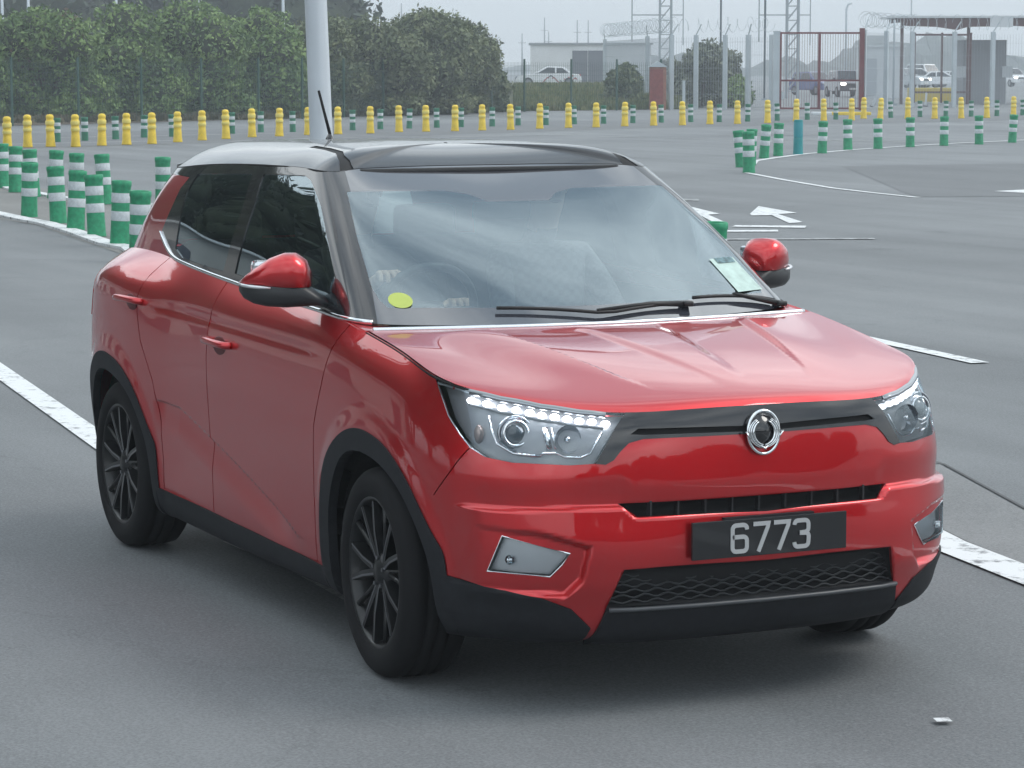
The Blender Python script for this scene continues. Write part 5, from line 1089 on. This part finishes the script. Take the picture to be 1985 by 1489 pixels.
# ---------------------------------------------------------------- dark trees and hill behind on the left
for k, (l, d, w, h, lab) in enumerate([(-29, 150, 14, 11.5, 'dark tree rising behind the hedge at the left edge'), (-21, 158, 14, 12, 'dark tree behind the hedge, second from the left'), (-13.8, 152, 11, 11, 'dark tree whose right side ends at the pale sky by the pole')]):
    shrub('dark_tree', l, d, w, h, 7, LG3, lab, 16000, .30, 'dark trees behind the hedge', 'tree', trunk_h=1.5)
MAST = mat('pale_post_paint', (.45, .50, .54), .5)
for k, (l, d, h, lean, lab) in enumerate([(-21.2, 116, 6.0, 0, 'pale slim post above the hedge at the left edge'), (-20.2, 116, 5.2, .02, 'pale slim post above the hedge, second from the left'), (-16.6, 117, 6.5, 0, 'pale slim post above the hedge, third from the left'), (-12.9, 117, 6.5, -.06, 'leaning pale post above the middle of the hedge'), (-9.6, 117, 6.5, 0, 'pale slim post just left of the lamp pole')]):
    r = empty('slim_post', site(l, d), 0, lab, 'post', 'slim posts behind the hedge', rot=(0, lean, RZ)); bm = bmesh.new(); cyl(bm, (0, 0, 0), (0, 0, h), .07, .055, 8); bmobj('shaft', bm, MAST, r, smooth=True); bm = bmesh.new(); cyl(bm, (0, 0, 0), (0, 0, .35), .11, .10, 8); bmobj('foot', bm, MAST, r, smooth=True)
# ---------------------------------------------------------------- white hall, masts
WALLW = mat('weathered_white_wall', (.62, .63, .64), .8, noise=(.4, .10)); DKDOOR = mat('dark_door_bay', (.075, .08, .10), .6, noise=(1, .15))
b_ = empty('white_hall', site(4.9, 236), RZ, 'long low white hall with dark door bays behind the white car', 'building')
def part(nm, c, s, m, par, bev=0, rot=None):
    bm = bmesh.new(); bx(bm, c, s, bev=bev, rot=rot); return bmobj(nm, bm, m, par)
part('wall', (1.8, 4, 1.8), (10.2, 8, 3.6), WALLW, b_); part('roof', (1.8, 4, 3.68), (10.5, 8.4, .16), mat('grey_roof_edge', (.22, .24, .26), .6), b_)
for x in (.40, 1.75): part('door', (x+.45, -.03, 1.65), (1.28, .08, 2.9), DKDOOR, b_)
for k, (x, top, d) in enumerate([(1012, 65, 330), (1055, 35, 330), (1063, 62, 340), (1118, 40, 330), (1139, 40, 340), (780, 8, 340)]):
    l = (x-992.5)/5360*d; h = 1.876+(126-top)/5360*d; r = empty('ship_mast', site(l, d), RZ, ['short thin mast left of the white hall', 'tall thin mast above the white hall roof, leftmost', 'shorter thin mast beside the tall leftmost one', 'thin mast above the dark doors of the white hall', 'rightmost thin mast above the white hall', 'thin mast showing above the olive shrubs'][k], 'mast', 'masts beyond the white hall')
    bm = bmesh.new(); cyl(bm, (0, 0, 0), (0, 0, h), .14, .07, 6); bmobj('mast_pole', bm, mat('mast_grey', (.25, .28, .30), .5), r, smooth=True); bm = bmesh.new(); bx(bm, (0, 0, h*.8), (.9, .06, .06)); bmobj('crosstree', bm, bpy.data.materials['mast_grey'], r)
# ---------------------------------------------------------------- cars in the distance
TGL = mat('far_car_glass', (.03, .04, .05), .08, 0, 1)
def far_car(name, l, d, rz, paint, lab, prof='saloon', s=1., z=0, lights=False, grp=None):
    """profile extruded with tumblehome: real-size car with windows, wheels, lamps"""
    r = empty(name, site(l, d, z), rz, lab, 'car', grp); r.scale = (s, s, s)
    P_ = {'saloon': ([(-2.15, .30), (-2.2, .62), (-2.1, .86), (-1.45, .92), (1.0, .90), (1.75, .80), (2.08, .66), (2.12, .32)], [(-1.62, .90), (-1.05, 1.36), (.05, 1.40), (.98, .90)]),
          'suv': ([(-2.1, .34), (-2.15, .80), (-2.05, 1.02), (-1.5, 1.05), (.95, 1.05), (1.75, .96), (2.05, .80), (2.1, .36)], [(-2.0, 1.04), (-1.75, 1.60), (.1, 1.64), (1.0, 1.04)]),
          'van': ([(-2.4, .36), (-2.42, 1.1), (-2.4, 1.15), (1.1, 1.15), (1.9, 1.05), (2.3, .85), (2.35, .36)], [(-2.38, 1.13), (-2.3, 1.95), (.7, 1.98), (1.5, 1.13)])}[prof]
    lo, up = P_
    def body_(poly, w0, w1, m, nm, par, z0=None):
        bm = bmesh.new(); zs = [p[1] for p in poly]; a, b = min(zs), max(zs)
        f = lambda z_: w0+(w1-w0)*((z_-a)/(b-a)); A = [bm.verts.new((x, f(z_), z_)) for x, z_ in poly]; B = [bm.verts.new((x, -f(z_), z_)) for x, z_ in poly]; n = len(poly)
        bm.faces.new(A); bm.faces.new(B[::-1])
        for k in range(n): bm.faces.new((A[k], B[k], B[(k+1) % n], A[(k+1) % n]))
        bmesh.ops.recalc_face_normals(bm, faces=bm.faces); bmesh.ops.bevel(bm, geom=bm.edges[:], offset=.05, segments=3, affect='EDGES'); return bmobj(nm, bm, m, par, angle=35)
    bo = body_(lo, .86, .82, paint, 'body', r); 
    up2 = up; cb = body_(up2, .78, .60, paint, 'cabin', r)
    (x0, z0), (x1, z1), (x2, z2), (x3, z3) = up
    for sd in (-1, 1):
        m_ = (x1+x2)/2
        for q in ([(x0+.28, z0+.06), (x1+.12, z1-.09), (m_-.05, z1-.08), (m_-.05, z0+.05)], [(m_+.05, z0+.05), (m_+.05, z1-.07), (x2-.03, z2-.09), (x3-.30, z3+.05)]):
            bm = bmesh.new(); f = lambda z_: .792+(.60-.78)*((z_-z0)/(z1-z0)); vs = [bm.verts.new((x, sd*(f(z_)+.006), z_)) for x, z_ in q]; bm.faces.new(vs); g_ = bmesh.ops.solidify(bm, geom=bm.faces[:], thickness=.012); bmobj('window', bm, TGL, r)
    for (xa, za), (xb, zb), nm in (((x3, z3), (x2, z2), 'windscreen'), ((x0, z0), (x1, z1), 'rear_window')):
        bm = bmesh.new(); o_ = .012*(1 if xa > 0 else -1); pt = lambda t_, w: (xa+(xb-xa)*t_+o_, w, za+(zb-za)*t_+.012); vs = [bm.verts.new(pt(.10, .66)), bm.verts.new(pt(.88, .54)), bm.verts.new(pt(.88, -.54)), bm.verts.new(pt(.10, -.66))]; bm.faces.new(vs); bmesh.ops.solidify(bm, geom=bm.faces[:], thickness=.012); bmobj(nm, bm, TGL, r)
    wm = mat('far_tyre', (.015, .015, .016), .8) if 'far_tyre' not in bpy.data.materials else bpy.data.materials['far_tyre']
    for x in (-1.35, 1.3):
        for sd in (-1, 1):
            bm = bmesh.new(); lathe(bm, [(0, .0), (.20, .0), (.31, .01), (.33, -.04), (.33, -.18), (0, -.2)] if sd > 0 else [(0, 0), (.20, 0), (.31, -.01), (.33, .04), (.33, .18), (0, .2)], 20, 'Y', (x, sd*.875, .33)); w_ = bmobj('wheel', bm, wm, r, angle=40)
            bm = bmesh.new(); lathe(bm, [(0, sd*.012), (.19, sd*.006), (.20, 0)], 16, 'Y', (x, sd*.878, .33)); bmobj('hub', bm, MACH, w_)
    xf = lo[-2][0]
    for sd in (-1, 1):
        part('headlight', (xf-.03, sd*.62, lo[-2][1]+.0), (.16, .32, .15), (mat('lit_headlamp', (1, 1, .95), .3, emit=(1, .97, .88), estr=5) if 'lit_headlamp' not in bpy.data.materials else bpy.data.materials['lit_headlamp']) if lights else LAMPIN, r, bev=.04)
        part('tail_light', (lo[2][0]+.02, sd*.66, .78), (.12, .26, .18), TAILM, r, bev=.03)
        part('door_mirror', (x3-.25, sd*.90, z3+.08), (.12, .16, .12), paint, r, bev=.03)
    part('grille', (xf+.015, 0, lo[-2][1]-.05), (.08, .85, .16), DARK, r, bev=.02); part('number_plate', (xf+.05, 0, lo[-1][1]+.14), (.03, .5, .11), mat('pale_plate', (.5, .5, .48), .5) if 'pale_plate' not in bpy.data.materials else bpy.data.materials['pale_plate'], r)
    return r
PW = mat('far_white_paint', (.62, .64, .66), .25, 0, 1); PS = mat('far_silver_paint', (.36, .39, .41), .25, .4, 1); PD = mat('far_dark_plum_paint', (.035, .03, .04), .2, 0, 1); PBL = mat('far_blue_paint', (.015, .03, .16), .2, 0, 1)
wc = far_car('white_rally_car', 2.35, 182, RZ+math.pi, PW, 'white rally saloon with red and dark stripes parked on the bank', z=.42, s=1.0)
for k in range(9):     # coloured swooshes on the flank, each follows the side
    x = -1.9+k*.26; zz = .52+.16*math.sin(k*1.3); bm = bmesh.new(); pts = [(x+.34*t_, zz+.10*math.sin(t_*4+k)) for t_ in np.linspace(0, 1, 6)]
    vs = [bm.verts.new((p[0], .865, p[1]+.045)) for p in pts]+[bm.verts.new((p[0], .865, p[1]-.045)) for p in pts[::-1]]; bm.faces.new(vs); bmesh.ops.solidify(bm, geom=bm.faces[:], thickness=.004)
    bmobj('side_stripe', bm, mat('stripe_red', (.42, .06, .06), .4) if k == 0 else (bpy.data.materials['stripe_red'] if k % 3 else DKDOOR), wc)
far_car('dark_suv', 19.9, 166, YAW+math.pi+.12, PD, 'dark estate car facing the camera with lit headlights behind the red gate', 'suv', lights=True, s=.97)
far_car('blue_car', 19.2, 176, YAW+math.pi+.5, PBL, 'blue car half hidden behind the dark car at the gate', 'suv', s=.9)
FC = [(30.2, 215, 'suv', PS, .9, 'silver car right of the white booth, lights on', True), (33.8, 232, 'suv', PS, 1.9, 'pale silver car side on between the booth and the brown frame', False), (38.9, 262, 'van', PW, .4, 'white van behind the yellow barrier', False), (35.6, 230, 'saloon', PW, 1.4, 'white saloon behind the yellow barrier', False), (38.4, 240, 'saloon', PW, 1.2, 'white car behind the right end of the yellow barrier', False), (44.0, 245, 'suv', PW, .3, 'white car at the right edge of the photo under the canopy', True)]
for l, d, pr, pm, rr, lab, lt in FC: far_car('far_car', l, d, YAW+math.pi+rr, pm, lab, pr, lights=lt, grp='cars waiting beyond the gate')
# ---------------------------------------------------------------- white steel security fence with razor wire
SF = mat('galvanised_pale_steel', (.42, .47, .50), .45, .2, noise=(1, .1)); SFW = mat('fence_infill_wire', (.33, .37, .40), .5)
def run_fence(pts, h, lab, post_w=.17, spacing=None, wire=True, vbars=.11, barr=.006, coil=True):
    O = site(*pts[0]); fr = empty('security_fence', O, 0, lab, 'fence')
    for a, b in zip(pts[:-1], pts[1:]):
        A = site(*a); B = site(*b); D_ = B-A; ang = math.atan2(D_.y, D_.x)
        bm = bmesh.new(); bx(bm, (0, 0, h/2), (post_w, post_w, h)); bm_bar(bm, (0, 0, h), (.25, -.1, h+.45), .03); p_ = bmobj('fence_post', bm, SF, fr); p_.location = A-O; p_.rotation_euler = (0, 0, ang)
        bm = bmesh.new(); mesh_panel(bm, D_.length, h-.1, vbars, .55, barr, .1); q = bmobj('mesh_panel', bm, SFW, fr); q.location = A-O; q.rotation_euler = (0, 0, ang)
        if coil:
            bm = bmesh.new(); n = max(2, int(D_.length/.42)); tp = []
            for i in range(n*12+1):
                u = i/12*.42; aa = 2*math.pi*i/12; tp.append((u, .28*math.cos(aa), h+.42+.30*math.sin(aa)+.05*math.sin(i*.37)))
            tube(bm, tp, .010, 3); q = bmobj('razor_wire', bm, SF, fr); q.location = A-O; q.rotation_euler = (0, 0, ang)
    A = site(*pts[-1]); bm = bmesh.new(); bx(bm, (0, 0, h/2), (post_w, post_w, h)); p_ = bmobj('fence_post', bm, SF, fr); p_.location = A-O; p_.rotation_euler = (0, 0, ang)
    return fr
run_fence([(4.6, 138), (6.0, 123.5), (6.78, 118.3), (7.84, 118.6), (9.05, 118.2), (10.0, 117.8), (10.9, 116.8)], 3.15, 'pale steel security fence with coiled razor wire left of the red gate')
run_fence([(14.75, 116.6), (16.2, 120.5), (17.75, 123.5), (19.7, 124), (21.5, 124.5), (23.3, 125), (25.6, 126)], 3.35, 'pale steel security fence with coiled razor wire right of the red gate', barr=.005, vbars=.14)
w = empty('sheet_gate_post', site(11.05, 116.3), RZ, 'wide pale steel post at the left side of the red gate', 'post'); part('post_plate', (0, 0, 1.62), (.26, .12, 3.24), SF, w); part('post_cap', (0, 0, 3.27), (.30, .16, .06), SF, w)
w = empty('pale_short_post', site(7.2, 116.5), RZ, 'short pale post standing before the security fence', 'post'); part('shaft', (0, 0, .62), (.12, .12, 1.24), SF, w); part('foot', (0, 0, .03), (.25, .25, .06), SF, w)
shrub('ivy_shrub', 8.3, 124, 4.2, 2.9, 2, LGP, 'pale green shrubs grown through the security fence', 6000, .14); shrub('ivy_shrub', 10.1, 122.5, 1.4, 1.5, 1.4, LG1, 'small bright bush at the fence foot left of the gate', 2600, .11); shrub('round_bush', 4.95, 120.5, 2.1, 2.0, 1.6, LG2, 'round grey green bush left of the red cabinet', 4500, .11)
shrub('round_bush', 9.9, 128, 2.6, 2.8, 2, LGP, 'grey green bush behind the fence beside the gate', 4500, .14)
c_ = empty('red_cabinet', site(6.15, 117.4), RZ, 'rusty red cabinet with a small pitched cap by the fence', 'cabinet')
RUST = mat('rusty_red_paint', (.20, .045, .04), .6, noise=(5, .3)); part('door', (-.06, -.2, .92), (.56, .05, 1.55), RUST, c_); part('case', (.0, .05, .9), (.70, .45, 1.8), mat('brick_orange', (.28, .13, .09), .8, noise=(6, .2)), c_)
bm = bmesh.new(); prism(bm, [(-.40, 1.80), (.40, 1.80), (.0, 2.05)], 'Y', -.25, .32); bmobj('cap', bm, SF, c_)
# ---------------------------------------------------------------- red gate
RG = mat('oxide_red_gate_paint', (.13, .018, .022), .5, noise=(3, .2))
gt = empty('red_gate', site(11.16, 116.3), RZ, 'tall dark red barred steel gate standing closed', 'gate'); Wg = 3.45; Hg = 3.28
for x, w_ in ((.05, .10), (1.68, .11)): part('gate_stile', (x, 0, Hg/2+.02), (w_, .09, Hg-.1), RG, gt)
part('hinge_post', (Wg, 0, Hg/2+.06), (.20, .20, Hg+.14), RG, gt)
for z in (.08, 1.24, Hg-.07): part('gate_rail', (Wg/2, 0, z), (Wg, .085, .075), RG, gt)
bm = bmesh.new()
for k in range(31):
    x = .1+k*.107
    if x < Wg-.1: bm_bar(bm, (x, 0, .06), (x, 0, Hg-.05), .010)
bmobj('gate_bars', bm, mat('thin_gate_bars', (.16, .08, .085), .5), gt)
part('lock_box', (.16, -.06, .62), (.10, .06, .30), SF, gt)
# brown framed second gate and canopy
BRW = mat('brown_steel', (.085, .038, .038), .5); WHT = mat('white_fascia', (.55, .58, .60), .5)
g2_ = empty('brown_gate', site(18.95, 131.5), RZ, 'brown framed gate bay left under the canopy', 'gate')
for x in (.05, 1.35, 2.70): part('gate_stile', (x, 0, 1.75), (.09 if x == 1.35 else .12, .1, 3.3), BRW, g2_)
for z in (.60, 3.3): part('gate_rail', (1.37, 0, z), (2.75, .1, .09), BRW, g2_)
cp = empty('entrance_canopy', site(18.75, 134), RZ, 'brown canopy with white fascia over the guard lanes', 'canopy')
part('roof_slab', (4.6, 2, 4.18), (10.2, 5, .10), WHT, cp); bm = bmesh.new(); prism(bm, [(-.4, 4.12), (4.2, 4.12), (4.2, 3.72), (3.1, 3.70), (2.6, 3.55), (1.6, 3.70), (.1, 3.75)], 'Y', -.4, -.2); bmobj('valance', bm, BRW, cp)
bm = bmesh.new(); prism(bm, [(5.2, 4.12), (9.6, 4.12), (9.6, 3.70), (6.6, 3.55), (5.9, 3.72), (5.2, 3.75)], 'Y', -.4, -.2); bmobj('valance', bm, BRW, cp)
part('fascia_sign', (4.7, -.45, 3.93), (1.1, .08, .48), WHT, cp)
for x in (0, 3.2, 6.1, 9.2): part('column', (x, 0, 2.05), (.14, .14, 4.1), BRW, cp); part('rafter', (x, 2, 4.02), (.10, 4.6, .18), BRW, cp)
gb_ = empty('guard_cabin', site(22.1, 136), RZ, 'plain grey guard cabin under the canopy', 'cabin'); part('wall', (1.0, 1, 1.55), (2.1, 2, 3.1), mat('cabin_grey', (.27, .28, .30), .7), gb_)
for x in (-.1, 2.1): part('notice_board', (x, -.06, 1.55), (.5, .05, .55), WHT, gb_)
yb = empty('yellow_barrier', site(20.6, 143), RZ, 'long yellow water filled barrier before the parked white cars', 'barrier'); part('barrier_body', (1.2, 0, .42), (2.9, .4, .60), mat('dull_yellow_plastic', (.50, .40, .10), .6), yb, bev=.05); part('barrier_foot', (1.2, 0, .08), (2.95, .55, .14), bpy.data.materials['dull_yellow_plastic'], yb)
bo = empty('white_booth', site(20.0, 160), RZ, 'white box shaped booth behind the red gate post', 'booth'); part('wall', (1.3, 1, 1.45), (2.5, 2, 2.9), mat('white_booth_panel', (.52, .55, .57), .5, noise=(1, .06)), bo); part('roof', (1.3, 1, 2.95), (2.7, 2.2, .10), WHT, bo); part('door', (.6, -.03, 1.2), (.75, .05, 2.1), mat('pale_door', (.35, .38, .41), .5), bo)
for k, (l, d) in enumerate([(13.9, 120.5), (18.9, 127), (16.2, 125)]):
    w = empty('white_marker', site(l, d), RZ, ['short white marker standing inside the gate', 'short white marker beyond the right fence near the brown gate', 'tilted short white marker right of the red gate'][k], 'marker', rot=(0, .35 if k == 2 else .05, RZ)); part('blade', (0, 0, .33), (.10, .03, .60), WHT, w); part('foot', (0, 0, .02), (.22, .22, .04), RUBBER, w)
kb = empty('painted_block', site(12.3, 105), RZ, 'low kerb block painted white and yellow before the gate', 'kerb block'); part('white_end', (-.6, 0, .06), (.75, .5, .12), WHT, kb, bev=.03); part('yellow_end', (.5, 0, .06), (1.5, .5, .12), YELL, kb, bev=.03)
# gantries and poles
GAN = mat('gantry_grey', (.30, .34, .37), .5)
def gantry(l, d, lab, s):
    r = empty('light_gantry', site(l, d), RZ, lab, 'gantry', 'steel gantries against the sky'); H = 9
    for sx in (-.32, .32):
        for sy in (-.3, .3): bm = bmesh.new(); bm_bar(bm, (sx, sy, 0), (sx, sy, H), .07); bmobj('leg', bm, GAN, r)
    bm = bmesh.new()
    for k in range(11):
        z = .4+k*.8
        for sy in (-.3, .3): bm_bar(bm, (-.32, sy, z), (.32, sy, z), .035); bm_bar(bm, (-.32, sy, z), (.32, sy, z+.8), .03)
    bmobj('lattice', bm, GAN, r)
    bm = bmesh.new(); bm_bar(bm, (-1.9, 0, 4.7), (.0, 0, 4.7), .045); bm_bar(bm, (-1.9, 0, 3.2), (-1.9, 0, 8), .05); bm_bar(bm, (.32, 0, 4.7), (1.0, 0, 4.7), .04); bm_bar(bm, (1.0, 0, 3), (1.0, 0, 8), .04); bm_bar(bm, (-2.3, 0, 6.0), (-1.9, 0, 6.0), .04); bmobj('side_frame', bm, GAN, r)
gantry(8.7, 158, 'lattice gantry left, above the green shrubs of the fence', 0); gantry(15.9, 158, 'lattice gantry right, above the red gate', 0)
for k, (x, d, top, r0, lab) in enumerate([(1394, 150, -40, .055, 'tall dark pole between both gantries'), (1479, 150, -40, .06, 'tall dark pole immediately left of the right gantry'), (1635, 260, 8, .10, 'slim street lamp with curved head above the gate'), (1760, 240, -40, .06, 'thin pole rising at the canopy corner'), (1728, 130, 40, .05, 'pale thin post right of the gate with razor wire')]):
    l = (x-992.5)/5360*d; h = 1.876+(126-top)/5360*d; r = empty('thin_pole', site(l, d), RZ, lab, 'pole'); bm = bmesh.new(); tube(bm, [(0, 0, 0), (0, 0, h*.92), (0, 0, h)] if k != 2 else [(0, 0, 0), (0, 0, h*.93), (.15, 0, h*.99), (.5, 0, h)], r0, 6); bmobj('shaft', bm, mat('dark_pole', (.10, .13, .15), .5) if k == 0 else (bpy.data.materials['dark_pole'] if k < 2 else MAST), r, smooth=True); part('foot', (0, 0, .05), (.3, .3, .1), GAN, r)
# ---------------------------------------------------------------- far wooded shore
def ridge(name, d, l0, l1, hf, m, lab=None, dep=40):
    n = 90; V_ = []; F_ = []
    for i in range(n+1):
        l = l0+(l1-l0)*i/n; h = hf(l)
        for j, (dd, k) in enumerate(((0, 0), (6, .6), (14, .92), (26, 1.), (dep, .5))): V_.append(site(l+rng.uniform(-.6, .6), d+dd+rng.uniform(-1, 1), h*k*(1+rng.uniform(-.05, .05))))
    for i in range(n):
        for j in range(4): a = i*5+j; F_.append((a, a+5, a+6, a+1))
    o = mesh(name, V_, F_, m); return o
hm = leafmat('far_wood', [(.030, .042, .040), (.055, .07, .06)], .12)
o = ridge('far_woods', 470, 20, 110, lambda l: 3.6+1.6*math.sin(l*.11)+.9*math.sin(l*.43)+.5*math.sin(l*1.3)+(1.5 if 60 < l < 84 else 0), hm); tag(o, 'hazy dark line of woods on the far shore', 'woods', kind='stuff')
o = ridge('far_woods', 620, 110, 420, lambda l: 4.5+1.2*math.sin(l*.05)+.8*math.sin(l*.21), hm); tag(o, 'woods beyond the right side of the yard', 'woods', kind='stuff')
o = ridge('far_woods', 700, -20, 30, lambda l: 1.5+.5*math.sin(l*.3), hm); tag(o, 'faint low line of trees beyond the white hall', 'woods', kind='stuff')
# ---------------------------------------------------------------- what the paintwork mirrors: trees, shrubs and an added block in place of a pale van
cw_ = mat('concrete_wall_pale', (.36, .36, .35), .8, noise=(.5, .12))
th = empty('added_reflected_block', (-28.5, -9.5, 0), math.radians(-38+90-14), 'unseen pale building block standing in for the white van mirrored in the red car', 'building')
th.rotation_euler = (0, 0, math.atan2(-14+3, -22+36))  # added out of view for its pale reflection, stands in for a van
part('wall', (0, -2, 2.1), (19, 4, 4.2), cw_, th); part('roof', (0, -2, 4.3), (20, 5, .2), WHT, th)
for k in range(5): part('door', (-7+k*3.6, .02, 1.3), (1.6, .08, 2.4), DKDOOR, th)
for k, (x, y, h) in enumerate([(-8, -20, 13), (-17, -22, 15), (-25, -21, 17), (-33, -19, 18), (-41, -15, 18), (-46, -9, 18), (-50, -3, 17)]):
    r = shrub('reflected_tree', 0, 0, 10, h, 7, LG3, 'dark tree mirrored in the side windows of the red car', 9000, .30, 'trees mirrored in the car side', 'tree', trunk_h=2); r.location = (x, y, 0)
for k, (x, y, h) in enumerate([(37, 26, 5.5), (41, 19, 4.6), (38, 12, 3.6), (36, 34, 6.5), (44, 5, 5), (43, -3, 3.8), (40, -12, 5.4)]):
    r = shrub('reflected_shrub', 0, 0, 11, h, 6, LG3, 'broad dark shrub mirrored in the front bumper of the red car', 5000, .30, 'shrubs mirrored in the bumper'); r.location = (x, y, 0); r.rotation_euler = (0, 0, 1.6)
# ---------------------------------------------------------------- damp harbour air
hz = mesh('haze', [(-760, -420, -1), (60, -420, -1), (60, 500, -1), (-760, 500, -1), (-760, -420, 24), (60, -420, 24), (60, 500, 24), (-760, 500, 24)], [(3, 2, 1, 0), (4, 5, 6, 7), (0, 1, 5, 4), (1, 2, 6, 5), (2, 3, 7, 6), (3, 0, 4, 7)]); hz['kind'] = 'stuff'; hz['label'] = 'thin pale harbour haze over the yard'
hm_ = bpy.data.materials.new('haze_air'); hm_.use_nodes = True; t = hm_.node_tree; t.nodes.clear(); o = t.nodes.new('ShaderNodeOutputMaterial'); v = t.nodes.new('ShaderNodeVolumePrincipled'); v.inputs['Color'].default_value = (.86, .93, 1, 1); v.inputs['Density'].default_value = .0015; v.inputs['Anisotropy'].default_value = .2; t.links.new(v.outputs[0], o.inputs['Volume']); hz.data.materials.append(hm_)
